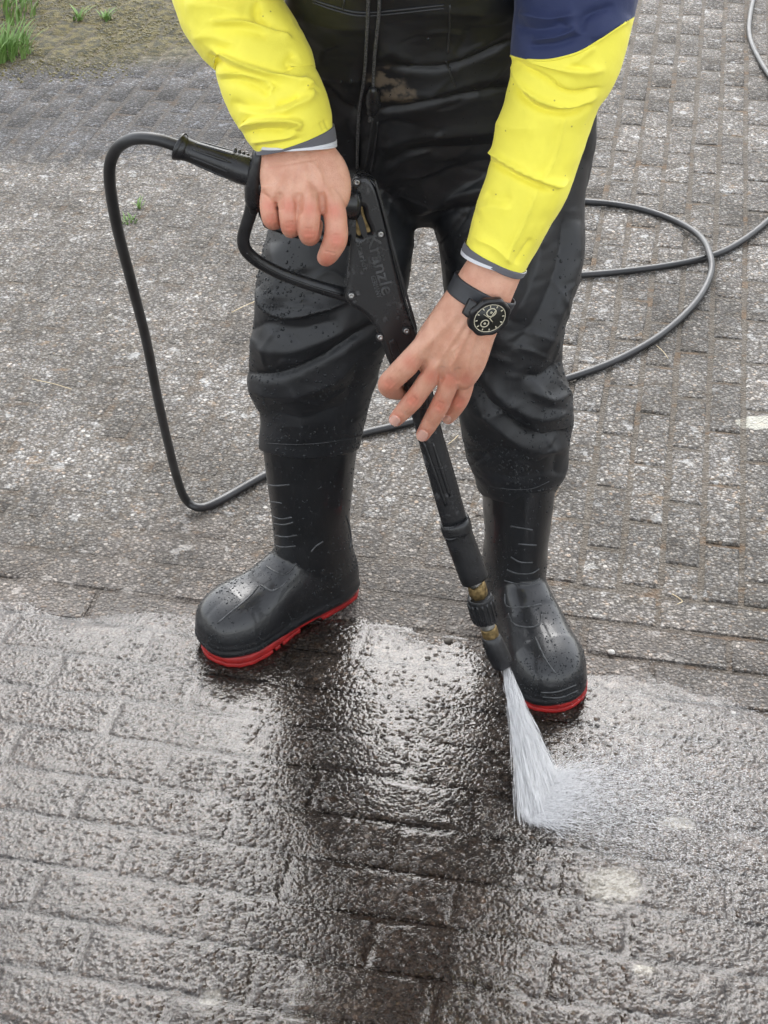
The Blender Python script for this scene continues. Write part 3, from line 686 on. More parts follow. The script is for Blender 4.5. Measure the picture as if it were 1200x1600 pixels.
# ---- jacket
jt_ = remesh([loft([[.05, .0, .93, .165, .10], [.045, -.1, 1.05, .185, .115], [.035, -.22, 1.2, .2, .11], [.03, -.28, 1.28, .12, .085], [.03, -.31, 1.32, .072, .075]], 40, 6, (DX, np.array([0, .8, -.6])))], .006, 3)
jacket = mesh_obj('jacket', jt_[0], jt_[1], M['navy'], person)
def sleeve(rows, strokes, nseg=160, sub=26, kd=.95):
    st = [S((l[0]+r[0])/2, (l[1]+r[1])/2, Y, math.hypot(r[0]-l[0], r[1]-l[1])/2, k=kd) for l, r, Y in rows]
    R = loft(st, nseg, sub, None, 2.15, raw=True); V = R.reshape(-1, 3); F = np.array(grid_faces(len(R), nseg, False, False))
    if (normals(V, F)*(V-np.repeat(R.mean(1), nseg, 0))).sum() < 0: F = F[:, ::-1]
    V = sculpt(V, F, strokes, 1.25); N = normals(V, F); V = V+N*(vnoise(V, 38, 31)*.0012+vnoise(V, 90, 32)*.0004)[:, None]
    return V, F, nseg
def add_band(name, V, n, d0, d1, grow, mat, parent):
    """band round the sleeve between distances d0 and d1 from its end"""
    R = V.reshape(-1, n, 3); cen = R.mean(1); dist = np.r_[0, np.cumsum(np.linalg.norm(np.diff(cen[::-1], axis=0), axis=1))][::-1]
    A = R[(dist >= d0-1e-6) & (dist <= d1)]; A = A[::2] if len(A) > 12 else A
    c = A.mean(1, keepdims=True); rad = A-c; L = np.linalg.norm(rad, axis=2, keepdims=True)
    outer = c+rad*(1+grow/L); inner = c+rad*(1-.002/L)
    ring = np.concatenate([inner[:1], outer, inner[-1:]]); return mesh_obj(name, ring.reshape(-1, 3), grid_faces(len(ring), n, False, False), mat, parent)
rows = [((232, -150), (405, -195), .02), ((248, -70), (428, -100), -.03), ((272, 2), (439, -4), -.075), ((296, 44), (452, 30), -.092), ((327, 78), (472, 62), -.107), ((336, 112), (489, 96), -.12), ((348, 146), (498, 128), -.131), ((368, 176), (514, 156), -.142), ((380, 200), (521, 182), -.151), ((392, 220), (522, 200), -.156), ((400, 234), (522, 210), -.158), ((402, 241), (521, 214), -.159)]
skR = [([(330, 72), (360, 92), (400, 108), (450, 122), (492, 134)], 6, .007, -1), ([(325, 84), (355, 106), (395, 124), (440, 134)], 7, -.005), ([(330, 32), (380, 34), (425, 44), (455, 60)], 6, .006, -1), ([(330, 42), (380, 44), (420, 54)], 7, -.004),
       ([(405, 2), (402, 24), (420, 40), (448, 50)], 6, -.007), ([(338, 114), (365, 114), (400, 122), (427, 134), (424, 146)], 6, .006, -1), ([(345, 124), (380, 126), (410, 138), (420, 150)], 6, -.005),
       ([(486, 140), (480, 155), (455, 168), (440, 178)], 6, .006), ([(470, 122), (484, 136)], 6, .004), ([(470, 150), (450, 160), (430, 164)], 5, -.005), ([(376, 198), (400, 190), (440, 188), (466, 192), (464, 204)], 7, .008, -1), ([(384, 208), (410, 202), (450, 202)], 5, -.005), ([(392, 222), (420, 218), (452, 214), (456, 204)], 5, .004), ([(400, 228), (430, 226), (470, 216)], 4, -.003),
       ([(360, 160), (390, 168), (430, 168)], 7, -.004), ([(372, 172), (410, 178), (450, 172)], 6, .004), ([(290, 6), (340, 10), (380, 22)], 9, .004), ([(300, 60), (330, 56), (370, 70)], 8, .003), ([(500, 190), (508, 205)], 2.5, -.0015), ([(508, 186), (515, 202)], 2.5, -.0015), ([(462, 85), (448, 98), (455, 110)], 6, -.004)]
V, F, n = sleeve(rows, [(a, b*1.25, c*1.25, *d) for a, b, c, *d in skR]); mesh_obj('sleeve', V, F, M['yellow'], jacket); nr = len(V)//n
add_band('cuff_band', V, n, .0030, .0085, .0022, M['greyband'], jacket)
add_band('cuff_piping', V, n, 0, .0034, .0026, M['whiteband'], jacket)
rows = [((790, -180), (985, -120), -.09), ((800, -70), (1000, -40), -.12), ((803, 2), (992, 20), -.14), ((799, 50), (980, 70), -.152), ((797, 98), (962, 120), -.163), ((795, 130), (936, 165), -.172), ((778, 195), (916, 216), -.18), ((760, 275), (893, 285), -.192), ((745, 322), (866, 330), -.202), ((733, 362), (842, 378), -.211), ((726, 386), (826, 410), -.217), ((724, 392), (821, 418), -.218), ((723, 397), (818, 425), -.219)]
skL = [([(800, 104), (815, 136), (850, 160), (890, 168), (930, 152)], 5, .006, 1), ([(798, 118), (812, 148), (850, 172), (895, 176), (925, 162)], 5, -.006), ([(808, 96), (850, 118), (890, 142), (935, 136)], 5, -.005, -1), ([(815, 88), (860, 104), (910, 112), (945, 108)], 7, .004), ([(884, 104), (925, 108)], 4, -.003), ([(895, 100), (930, 72)], 5, .003),
       ([(760, 232), (790, 254), (830, 276), (868, 290), (888, 285)], 5, .006, 1), ([(758, 246), (790, 266), (830, 286), (866, 298)], 5, -.005), ([(886, 175), (866, 250), (845, 285)], 3, .0022, 1), ([(842, 292), (818, 350), (790, 408)], 3, .0026, 1), ([(880, 180), (858, 250), (838, 285)], 7, -.001),
       ([(745, 330), (770, 322), (800, 330)], 12, .003), ([(740, 372), (775, 388), (800, 412)], 7, .003), ([(805, 412), (830, 372)], 4, -.003), ([(770, 190), (800, 200), (840, 200)], 16, .003), ([(760, 300), (775, 312), (800, 310)], 10, -.003),
       ([(812, 20), (860, 30), (900, 22)], 8, .006), ([(830, 62), (870, 58), (910, 40)], 7, .005), ([(828, 72), (870, 68), (905, 56)], 6, -.005), ([(905, 50), (918, 25), (960, 10)], 7, -.006), ([(870, 30), (888, 48)], 6, -.004), ([(806, 40), (840, 46), (875, 40)], 8, -.004), ([(925, 60), (960, 40), (985, 28)], 7, .004)]
V, F, n = sleeve(rows, [(a, b*1.05, c*1.2, *d) for a, b, c, *d in skL]); nr = len(V)//n
Q = proj(V); bl = np.interp(Q[:, 0], [780, 797, 815, 850, 880, 910, 945, 980, 1000], [82, 86, 93, 95, 90, 80, 58, 34, 20])
Rg = V.reshape(nr, n, 3); sgn = (Q[:, 1]-bl).reshape(nr, n)                  # put the seam vertices exactly on the seam
nav2 = sgn < 0
for j in range(n):
    k_ = np.nonzero(nav2[:-1, j] & ~nav2[1:, j])[0]
    if len(k_): i_ = k_[-1]; t_ = sgn[i_, j]/(sgn[i_, j]-sgn[i_+1, j]); Rg[i_+1, j] = Rg[i_, j]*(1-t_)+Rg[i_+1, j]*t_; nav2[i_+1, j] = True
V = Rg.reshape(-1, 3); nav = nav2.reshape(-1)
fy = [f for f in F if not all(nav[i] for i in f)]; fn = [f for f in F if all(nav[i] for i in f)]
def sub_mesh(name, V, F, mat, parent, push=0.):
    ids = np.unique(np.array(F).ravel()); mp = np.zeros(len(V), int); mp[ids] = np.arange(len(ids))
    return mesh_obj(name, V[ids], [tuple(mp[i] for i in f) for f in F], mat, parent)
sub_mesh('sleeve', V, fy, M['yellow'], jacket); o = sub_mesh('sleeve_panel', V, fn, M['navy'], jacket); o['label'] = 'navy blue upper sleeve panel'
surf_tube('panel_seam', bvh_of(V, F), [(795, 86), (815, 92.5), (850, 94.5), (880, 89.5), (910, 79.5), (945, 57.5), (978, 35)], .0013, M['yellow'], jacket, off=.0002)
add_band('cuff_band', V, n, .0030, .0080, .0022, M['greyband'], jacket)
add_band('cuff_piping', V, n, 0, .0034, .0026, M['whiteband'], jacket)

# ---- boots
def make_boot(heel, toe, lean, shaft_dx, label, ribs, name='boot'):
    heel = np.array(heel[:2]); toe = np.array(toe[:2]); L = np.linalg.norm(toe-heel); fx = (toe-heel)/L; fy_ = np.array([-fx[1], fx[0]])
    k = L/.265
    def wd(V): V = np.asarray(V, float); return np.c_[heel[0]+V[:, 0]*fx[0]+V[:, 1]*fy_[0], heel[1]+V[:, 0]*fx[1]+V[:, 1]*fy_[1], V[:, 2]]
    YZ = (np.array([0, 1., 0]), np.array([0, 0, 1.]))
    foot = loft([[x, 0, .030, a, t-.030] for x, a, t in ((.003, .012, .072), (.009, .026, .086), (.035, .0385, .098), (.07, .0415, .113), (.11, .043, .122), (.145, .046, .107), (.18, .0515, .0945), (.21, .0545, .0895), (.237, .049, .083), (.256, .0375, .072), (.265, .022, .058), (.267, .012, .046))], 40, 6, YZ, 2.6)
    foot = (foot[0]*np.array([k, 1, 1]), foot[1])
    XY = (np.array([1., 0, 0]), np.array([0, 1., 0]))
    lx, ly = lean
    def st(z, x, a, b): q = max(0, z-.09); return [x*k+lx*q, ly*q, z, a, b]
    shaft = loft([st(.03, .05, .045, .036), st(.07, .062, .055, .041), st(.11, .07, .059, .043), st(.15, .072, .058, .042), st(.20, .07, .062, .044), st(.25, .068, .067, .046), st(.30, .066, .070, .048), st(.36, .065, .071, .05)], 40, 6, XY, 2.15)
    V, F = remesh([foot, shaft], .0027, 12, .5)
    # flatten the underside, mould a rand round the edge
    V[:, 2] = np.maximum(V[:, 2], .0165)
    N = normals(V, F)
    rand = np.exp(-((V[:, 2]-.024)/.0045)**2)*.0020+np.exp(-((V[:, 2]-.034)/.0022)**2)*(V[:, 0] > .16*k)*.0009
    plate = np.clip(1-np.maximum(abs(V[:, 0]/k-.128)/.028, abs(V[:, 1])/.034)**6, 0, 1)*(N[:, 2] > .2)*.0016
    toecap = np.clip((V[:, 0]/k-.205)/.006, 0, 1)*.0008*(N[:, 2] > -.3)
    groove = -np.exp(-(V[:, 1]/.002)**2)*(V[:, 0]/k > .155)*(N[:, 2] > .4)*.0006
    V = V+N*(rand+plate+toecap+groove+vnoise(V, 26, 44)*.0012)[:, None]
    Wv = wd(V); bt = mesh_obj(name, Wv, F, M['rubber'], person); bt['label'] = label
    bv = bvh_of(Wv, F)
    for px in ribs:
        surf_tube('rib', bv, px, .0013, M['rib'], bt, off=.0002)
    # sole: welt, heel block, forefoot lugs
    xs = np.array([0, .004, .015, .04, .075, .105, .135, .165, .195, .22, .24, .254, .263, .267]); ws = np.array([.006, .021, .032, .0375, .0385, .0375, .0395, .0470, .0525, .053, .047, .0355, .019, .005])
    tq = np.linspace(0, 1, 130); xo = np.interp(tq, np.linspace(0, 1, 14), xs); wo_ = np.interp(xo, xs, ws)
    for _ in range(2): wo_[1:-1] = (wo_[:-2]+2*wo_[1:-1]+wo_[2:])/4
    def outline(x0, x1, grow=0.):
        m = (xo >= x0-1e-6) & (xo <= x1+1e-6); X_ = xo[m]*k; W_ = wo_[m]+grow; off = .004*np.sin((X_/k-.1)*12)
        return [(x, o_-w_) for x, w_, o_ in zip(X_, W_, off)]+[(x, o_+w_) for x, w_, o_ in zip(X_[::-1], W_[::-1], off[::-1])]
    def slab(pts, z0, z1, bev=.0015):
        n = len(pts); c = np.mean(pts, 0); A = np.array(pts)
        def ring(z, g): d = A-c; Ln = np.linalg.norm(d, axis=1, keepdims=True); q = A+d/Ln*g; return np.c_[q, np.full(n, z)]
        R = np.array([ring(z0, -bev), ring(z0+bev, 0), ring(z1-bev, 0), ring(z1, -bev)]); V = R.reshape(-1, 3); return V, [f[::-1] for f in grid_faces(4, n)]
    v, f = slab(outline(0, 1), .0070, .0185); sole = mesh_obj('sole', wd(v), f, M['red'], bt, False); sole['label'] = 'bright red rubber sole'
    v, f = slab(outline(0, .088, .0003), .0005, .0074, .0005); mesh_obj('heel_block', wd(v), f, M['red'], sole, False)
    cuts = [.126, .166, .182, .268]
    for i in range(3):
        m = [(x, y) for x, y in outline(cuts[i]+.0008, cuts[i+1]-.0008, .0004)]
        if len(m) >= 4: v, f = slab(m, .0008, .0074, .0005); mesh_obj('lug', wd(v), f, M['red'], sole, False)
    v, f = slab(outline(0, 1, -.006), .003, .0068); mesh_obj('midsole', wd(v), f, M['red'], sole, False)
    return bt, Wv, F, bv
b1ribs = [[(418, 757), (430, 759), (452, 757)], [(422, 784), (440, 786)], [(424, 806), (440, 811), (456, 808)], [(425, 817), (442, 820), (458, 816)], [(428, 836), (445, 839), (464, 836)], [(428, 850), (440, 855), (462, 853)],
          [(416, 885), (430, 893), (448, 897), (463, 880)], [(407, 914), (425, 923), (440, 916), (452, 905)], [(404, 915), (390, 932), (366, 952), (340, 974)], [(545, 822), (549, 840), (546, 858)], [(541, 806), (546, 822)], [(486, 862), (495, 852), (505, 846)]]
b2ribs = [[(798, 822), (815, 825), (832, 828)], [(810, 850), (825, 851), (838, 852)], [(798, 870), (812, 878), (832, 879)], [(792, 890), (808, 896), (830, 896), (842, 889)], [(788, 907), (808, 912), (828, 912), (843, 904)],
          [(789, 928), (792, 948), (820, 948), (846, 944)], [(795, 958), (802, 974), (822, 980), (842, 976), (846, 960)], [(836, 995), (852, 1030), (868, 1052)], [(845, 1082), (870, 1081), (900, 1070)], [(848, 1089), (875, 1090), (903, 1079)]]
bootR = make_boot(G(553, 914), G(322, 1024), (.02, .0), 0, 'black rubber boot with red sole pointing left', b1ribs)
bootL = make_boot((.166, .064), (.237, -.192), (-.03, .0), 0, 'black rubber boot behind the spray nozzle', b2ribs)

# ---- beads of water standing on the coated cloth and the boots
def beads(name, V, F, n, rmin, rmax, parent, region, seed=1):
    r = np.random.default_rng(seed); me = parent.data
    C_ = V[F].mean(1); me.update(); Nn = np.zeros(len(F)*3); me.polygons.foreach_get('normal', Nn); Nn = Nn.reshape(-1, 3)
    Q = proj(C_); vis_ = (((CAM-C_)*Nn).sum(1) > 0.1)
    wgt = np.array(vis_*region(Q, C_), float); wgt *= np.clip(vnoise(C_, 28, seed+50)*1.2+.45, .03, 1.5)
    ids = r.choice(len(F), n, p=wgt/wgt.sum()); Vs, Fs = [], []; m = 7
    th = np.linspace(0, 2*math.pi, m, endpoint=False)
    for q, i in enumerate(ids):
        nn = Nn[i]; t = unit(np.cross(nn, [.3, .2, .9])); u = np.cross(nn, t); rad = rmin+(rmax-rmin)*r.random()**3.5; c = C_[i]+(r.random(3)-.5)*.003; c = c-nn*np.dot(c-C_[i], nn)
        el = 1+.5*r.random(); rings = []
        for zz, rr_ in ((-.1, 1.), (.35, .85), (.62, .45)): rings.append(c+nn*zz*rad+np.outer(np.cos(th)*rad*rr_, t)+np.outer(np.sin(th)*rad*rr_*el, u))
        Vs.append((np.concatenate(rings+[(c+nn*.7*rad)[None]]), [(a*m+j, a*m+(j+1) % m, (a+1)*m+(j+1) % m, (a+1)*m+j) for a in (0, 1) for j in range(m)]+[(2*m+j, 2*m+(j+1) % m, 3*m) for j in range(m)]))
    Vb, Fb = join(Vs); o = mesh_obj(name, Vb, Fb, M['bead'], parent); o['kind'] = 'stuff'
beads('water_drops', W_V, W_F, 2600, .0005, .0021, waders, lambda Q, C_: (Q[:, 1] > 300)*(.35+1.0*np.exp(-((Q[:, 0]-430)/60)**2-((Q[:, 1]-460)/70)**2)*3+1.5*np.exp(-((Q[:, 0]-800)/90)**2-((Q[:, 1]-700)/70)**2)+.6*(Q[:, 1] > 560))+.05, 3)
for bt, sd_ in ((bootR, 5), (bootL, 6)):
    beads('water_drops', bt[1], bt[2], 1800, .0004, .0015, bt[0], lambda Q, C_: .4+1.6*(C_[:, 2] < .13), sd_)

# ================================================================== SPRAY GUN
gun = empty('spray_gun', P(600, 600, -.17))
def gadd(name, V, F, mat, parent=None, smooth=True):
    o = mesh_obj(name, V, F, mat, None, smooth); p = parent or gun
    o.parent = p
    if p is gun: o.matrix_parent_inverse = Matrix.Translation(-Vector(gun.location))
    return o
gT, gN = P(566, 275, -.13), P(787, 1037, -.226)
gu = unit(gN-gT); gn = unit((CAM-(gT+gN)/2) - gu*np.dot(CAM-(gT+gN)/2, gu)); gv = np.cross(gn, gu)
if gv[0] < 0: gv = -gv
def onplane(px, py, h=0.):
    d = ray(px, py); o_ = gT+gn*h; t = np.dot(o_-CAM, gn)/np.dot(d, gn); return CAM+d*t
def uv(px, py, h=0.): p = onplane(px, py, h)-gT; return np.array([p@gu, p@gv])
def plate(name, polys, ext, bev, h, mat, parent=None, smooth_poly=6):
    """rounded plate cut from outlines (first outer, then holes), lying in the plane of the gun"""
    cu = bpy.data.curves.new('c', 'CURVE'); cu.dimensions = '2D'; cu.fill_mode = 'BOTH'; cu.extrude = ext; cu.bevel_depth = bev; cu.bevel_resolution = 3; cu.offset = -bev
    for poly in polys:
        q = np.array([uv(x, y, h) for x, y in poly])
        if smooth_poly > 1: q = catmull(np.vstack([q, q[:1]]), smooth_poly)[:-1]
        sp = cu.splines.new('POLY'); sp.points.add(len(q)-1); sp.use_cyclic_u = True
        for pt, (a, b_) in zip(sp.points, q): pt.co = (b_, -a, 0, 1)
    o = bpy.data.objects.new('c', cu); scene.collection.objects.link(o); dg = bpy.context.evaluated_depsgraph_get()
    me = bpy.data.meshes.new_from_object(o.evaluated_get(dg)); bpy.data.objects.remove(o)
    V = np.zeros(len(me.vertices)*3); me.vertices.foreach_get('co', V); V = V.reshape(-1, 3); F = [tuple(p.vertices) for p in me.polygons]; bpy.data.meshes.remove(me)
    Wv = gT+gn*h+np.outer(V[:, 0], gv)+np.outer(V[:, 1], -gu)+np.outer(V[:, 2], gn); return gadd(name, Wv, F, mat, parent, False)
shell_out = [(549, 284), (557, 272), (570, 270), (582, 278), (592, 298), (601, 335), (610, 375), (620, 415), (634, 468), (648, 508), (660, 545), (672, 585), (640, 596), (622, 588), (606, 560), (594, 530), (582, 503), (566, 484), (548, 472), (538, 458), (541, 432), (544, 400), (546, 360), (546, 320)]
slots = [[(562, 320), (565, 319), (569, 336), (577, 354), (575, 358), (571, 356), (566, 340)], [(554, 335), (557, 336), (562, 352), (563, 361), (559, 363), (555, 355)]]
shell = plate('gun_shell', [shell_out]+slots, .011, .006, 0, M['scuffed'])
plate('valve_core', [[(556, 315), (590, 330), (592, 372), (550, 372)]], .006, .001, .0040, M['brass'], None, 1)
plate('side_ridge', [[(584, 284), (588, 284), (606, 345), (624, 415), (650, 505), (646, 505), (620, 417), (601, 345)]], .0012, .0010, .0175, M['plastic'], shell)
plate('grip_inset', [[(608, 534), (616, 530), (622, 545), (630, 566), (624, 572), (614, 556)]], .0008, .0008, .0172, M['plastic'], shell)
for sx, sy in ((557.5, 285), (595, 366), (549, 462), (594, 527), (635, 517), (600, 500)):
    if (sx, sy) == (600, 500): continue
    h = .0175; p = onplane(sx, sy, h); r = .0033; th = np.linspace(0, 2*math.pi, 20, endpoint=False)
    def rg(rr_, hh): return p+gn*hh+np.outer(np.cos(th)*rr_, gu)+np.outer(np.sin(th)*rr_, gv)
    V = np.concatenate([rg(r*1.55, 0), rg(r*1.5, .0008), rg(r*1.15, .0008), rg(r*1.1, 0)]); F = grid_faces(4, 20, False, False); sc_ = gadd('screw', V, F, M['plastic'], shell)
    V = np.concatenate([rg(r, -.0003), rg(r, .0009), rg(r*.75, .0014), rg(r*.35, .0014), rg(r*.3, .0006)]); gadd('screw_head', V, grid_faces(5, 20, False, True), M['steel'], sc_)
for sx, sy in ((383, 387), (394, 303)):
    p = onplane(sx, sy, .0115); V, F = ell(tuple(p), (.0036, .002, .0036), 8); gadd('screw', V, F, M['steel'])
# raised lettering moulded in the shell, reading down the gun
def lettering(txt, px0, px1, size, h, offv=0.):
    cu = bpy.data.curves.new('t', 'FONT'); cu.body = txt; cu.size = size; cu.extrude = .0006; cu.bevel_depth = .0002; cu.resolution_u = 3
    o = bpy.data.objects.new('t', cu); scene.collection.objects.link(o); dg = bpy.context.evaluated_depsgraph_get()
    me = bpy.data.meshes.new_from_object(o.evaluated_get(dg)); bpy.data.objects.remove(o)
    V = np.zeros(len(me.vertices)*3); me.vertices.foreach_get('co', V); V = V.reshape(-1, 3); F = [tuple(p.vertices) for p in me.polygons]; bpy.data.meshes.remove(me)
    a, b_ = onplane(*px0, h), onplane(*px1, h); dx = unit(b_-a); dyv = unit(np.cross(gn, dx)); k = np.linalg.norm(b_-a)/(V[:, 0].max()-V[:, 0].min())
    Wv = a+np.outer((V[:, 0]-V[:, 0].min())*k, dx)+np.outer(V[:, 1], dyv)+np.outer(V[:, 2], gn); return gadd('raised_lettering', Wv, F, M['rib'], shell, False)
lettering('Kränzle', (572, 371), (598, 462), .021, .0172); lettering('GERMANY', (579, 432), (590, 466), .0075, .0172); lettering('Starlet', (556, 379), (568, 424), .009, .0172)
# pistol grip under the fist, guard, trigger
gadd('pistol_grip', *loft([S(396, 283, -.165, 26, .017), S(420, 290, -.166, 22, .017), S(460, 306, -.166, 21, .017), S(510, 316, -.158, 22, .017), S(556, 318, -.146, 26, .016)], 28, 6), M['scuffed'])
gadd('end_cap', *loft([S(402, 246, -.165, 9, .016), S(399, 268, -.165, 13, .018), S(397, 292, -.165, 15, .018), S(396, 312, -.165, 13, .016), S(396, 320, -.165, 9, .012)], 24, 6, None, 3., True), M['plastic'])
gd = [S(397, 300, -.165, 11, .009), S(392, 330, -.165, 10.5, .009), S(385, 352, -.164, 10, .009), S(380, 374, -.162, 10, .009), S(385, 392, -.160, 10, .009), S(404, 409, -.157, 10, .009), S(440, 428, -.152, 10, .009), S(490, 446, -.147, 10, .009), S(535, 459, -.143, 11, .009), S(556, 466, -.14, 13, .009)]
gadd('trigger_guard', *loft(gd, 24, 8, None, 2.8), M['plastic'])
gl = [(x[0], x[1], x[2]) for x in gd]
tip = [np.array(x)+gn*.0088+np.array([0, 0, .001]) for x in gl[4:9]]
gadd('guard_ridge', *tube(tip, .0016, 6, 8), M['plastic'])
gadd('trigger', *loft([S(408, 318, -.160, 5, .007), S(409, 330, -.160, 6, .007), S(412, 340, -.158, 5, .007)], 14, 5, None, 3., True), M['plastic'])
gadd('trigger_lever', *loft([S(420, 350, -.155, 8, .007), S(470, 366, -.152, 8, .007), S(540, 376, -.14, 9, .007)], 14, 5, None, 3., True), M['plastic'])
# swivel sleeve for the hose
hg = [S(276, 227, -.150, 20, None), S(280, 229, -.150, 23), S(284, 231, -.151, 20.5), S(292, 234, -.151, 18), S(312, 241, -.153, 18), S(340, 251, -.156, 20), S(362, 259, -.158, 22), S(382, 266, -.161, 23), S(396, 271, -.163, 22)]
grip = gadd('hose_sleeve', *loft(hg, 40, 6), M['plastic'])
ax_ = unit(P(396, 271, -.163)-P(276, 227, -.15))
for kq in range(9):                                               # moulded flutes along the sleeve
    ang = kq*2*math.pi/9; pts = []
    for (x, y, Y, wpx) in ((302, 237.5, -.152, 17.6), (322, 244.5, -.154, 18.4), (344, 252.5, -.1565, 20.2), (362, 259, -.158, 21.8)):
        c = P(x, y, Y); r = wpx/SC(c); s = unit(np.cross(ax_, c-CAM)); d = np.cross(s, ax_); pts.append(c+(math.cos(ang)*s+math.sin(ang)*d)*r)
    gadd('flute', *tube(pts, [.0008, .0016, .0016, .0008], 6, 4), M['plastic'], grip)
for kq in range(4):
    c = P(368+kq*6.5, 251+kq*3.0-11, -.158); 
    gadd('collar_tooth', *tube([c-np.array([0, 0, .004])-gn*.004, c+np.array([0, 0, .003])-gn*.006, c+np.array([0, 0, .001])-gn*.016], .0017, 6, 4), M['plastic'], grip)
# lance tube and couplings
def on_axis(px, py, wpx, k=1.): p = onplane(px, py); a = wpx/SC(p); return [*p, a, a*k]
lance = gadd('lance_grip', *loft([on_axis(640, 560, 23, .8), on_axis(652, 600, 21, .8), on_axis(672, 680, 20, .8), on_axis(692, 750, 20.5, .8), on_axis(710, 815, 20, .8)], 32, 8, None, 2.6), M['scuffed'])
for (x0, y0, x1, y1) in ((662, 690, 697, 790), (676, 690, 703, 775)):
    gadd('lance_ridge', *tube([onplane(x0, y0, .0118), onplane((x0+x1)/2, (y0+y1)/2, .0126), onplane(x1, y1, .0128)], [.0012, .0026, .0020], 6, 6), M['scuffed'], lance)
gadd('coupling_sleeve', *loft([on_axis(710, 812, 20), on_axis(711, 815, 23.5), on_axis(714, 828, 24), on_axis(715, 832, 22.5), on_axis(738, 895, 22.5), on_axis(741, 903, 22)], 36, 5, None, 2.4), M['plastic'])
gadd('steel_fitting', *loft([on_axis(741, 902, 10.5), on_axis(745, 915, 10.5), on_axis(753, 985, 9.5), on_axis(762, 970, 9.5)][:2], 24, 4), M['steel'])
gadd('brass_nut', *loft([on_axis(744, 913, 12), on_axis(745, 915, 14.5), on_axis(748, 928, 14.5), on_axis(749, 934, 12)], 6, 3), M['brass'])
nut = gadd('knurled_collar', *loft([on_axis(749, 932, 18), on_axis(750, 936, 20), on_axis(758, 966, 19.5), on_axis(759, 970, 17)], 36, 5), M['plastic'])
ca, cb = onplane(750, 937), onplane(758, 965); ax2 = unit(cb-ca); s_ = unit(np.cross(ax2, ca-CAM)); d_ = np.cross(s_, ax2)
for kq in range(16):
    a_ = kq*math.pi/8; r = 20/SC(ca); dirv = math.cos(a_)*s_+math.sin(a_)*d_
    gadd('knurl', *tube([ca+dirv*r, (ca+cb)/2+dirv*r, cb+dirv*r*.985], .0016, 6, 3), M['plastic'], nut)
gadd('steel_fitting', *loft([on_axis(759, 969, 11.5), on_axis(763, 981, 11.5)], 24, 4), M['steel'])
gadd('brass_ring', *loft([on_axis(763, 980, 12), on_axis(764, 983, 13), on_axis(767, 993, 13), on_axis(768, 996, 12)], 24, 3), M['brass'])
gadd('nozzle', *loft([on_axis(767, 993, 13.5), on_axis(769, 1000, 16), on_axis(776, 1018, 17.5), on_axis(783, 1032, 17), on_axis(786, 1038, 15), on_axis(787, 1040, 9)], 32, 5, None, 2.2), M['plastic'])
tag(gun, 'black pressure washer spray gun with lance, held in both hands', 'spray gun')

# ================================================================== HOSE
hz = .0068
def gp(x, y, z=hz): return G(x, y, z)
air = [P(300, 235, -.152), P(272, 226, -.150), P(240, 217, -.146), P(205, 218, -.135), P(180, 236, -.12), P(171, 275, -.10), P(182, 350, -.05), P(205, 440, .02), P(228, 530, .085), P(246, 620, .145), P(262, 690, .195), P(276, 745, .235), P(290, 780, .258)]
gnd = [gp(312, 793, .008), gp(345, 781), gp(415, 742), gp(500, 702), gp(565, 678), gp(640, 660), gp(740, 632), gp(830, 606), gp(890, 590), gp(960, 564), gp(1030, 525), gp(1085, 475), gp(1110, 430, .012), gp(1109, 398, .02), gp(1092, 368, .014), gp(1050, 343), gp(990, 324), gp(915, 315), gp(840, 316), gp(770, 330), gp(728, 360), gp(735, 395), gp(790, 420), gp(860, 430), gp(915, 429), gp(1000, 421), gp(1080, 408), gp(1140, 388), gp(1200, 345), gp(1262, 280), gp(1275, 210), gp(1225, 150), gp(1190, 100), gp(1172, 60), gp(1172, 25), gp(1182, -20), gp(1200, -90)]
V, F = tube(air+gnd, .0067, 16, 10); hose = mesh_obj('pressure_hose', V, F, M['hose'])
tag(hose, 'long black rubber hose looping from the spray gun across the paving', 'hose')

# ================================================================== WRISTWATCH on the left wrist
watch = empty('wristwatch', P(765, 497, -.262))
def wadd(name, V, F, mat, parent=None, smooth=True):
    o = mesh_obj(name, V, F, mat, None, smooth); o.parent = parent or watch
    if not parent: o.matrix_parent_inverse = Matrix.Translation(-Vector(watch.location))
    return o
wc = P(752, 462, -.2295); wax = unit(P(728, 505, -.2345)-P(775, 415, -.2215))   # wrist centre and axis
ws_ = unit(np.cross(wax, wc-CAM)); wdv = np.cross(ws_, wax)
if ws_[0] < 0: ws_ = -ws_
if np.dot(wdv, CAM-wc) < 0: wdv = -wdv                                          # towards the camera
ra, rb = 49.5/SC(wc), .0262
ring = []
for q in np.linspace(0, 2*math.pi, 72, endpoint=False):
    r0 = wc+ws_*ra*math.cos(q)+wdv*rb*math.sin(q); nv = unit(ws_*math.cos(q)/ra+wdv*math.sin(q)/rb)
    prof = [(-.0105, .0002), (-.0105, .0022), (-.009, .0030), (-.0072, .0026), (.0072, .0026), (.009, .0030), (.0105, .0022), (.0105, .0002)]
    ring.append([r0+wax*a+nv*h for a, h in prof])
R = np.array(ring); m = R.shape[1]; nq = len(R)
F = [(i*m+j, i*m+(j+1) % m, ((i+1) % nq)*m+(j+1) % m, ((i+1) % nq)*m+j) for i in range(nq) for j in range(m)]
wadd('strap', R.reshape(-1, 3), F, M['strap'])
cc_ = P(765, 497, -.266); wn = unit(.62*unit(CAM-cc_)+.42*ws_+.50*wax*.55); e1 = unit(wax-wn*np.dot(wax, wn)); e2 = np.cross(wn, e1)
def wring(r, h, n=48, poly=0):
    th = np.linspace(0, 2*math.pi, n, endpoint=False); rr_ = np.full(n, r)
    if poly: rr_ = r*(1+.035*np.cos(poly*th))
    return cc_+wn*h+np.outer(np.cos(th)*rr_, e1)+np.outer(np.sin(th)*rr_, e2)
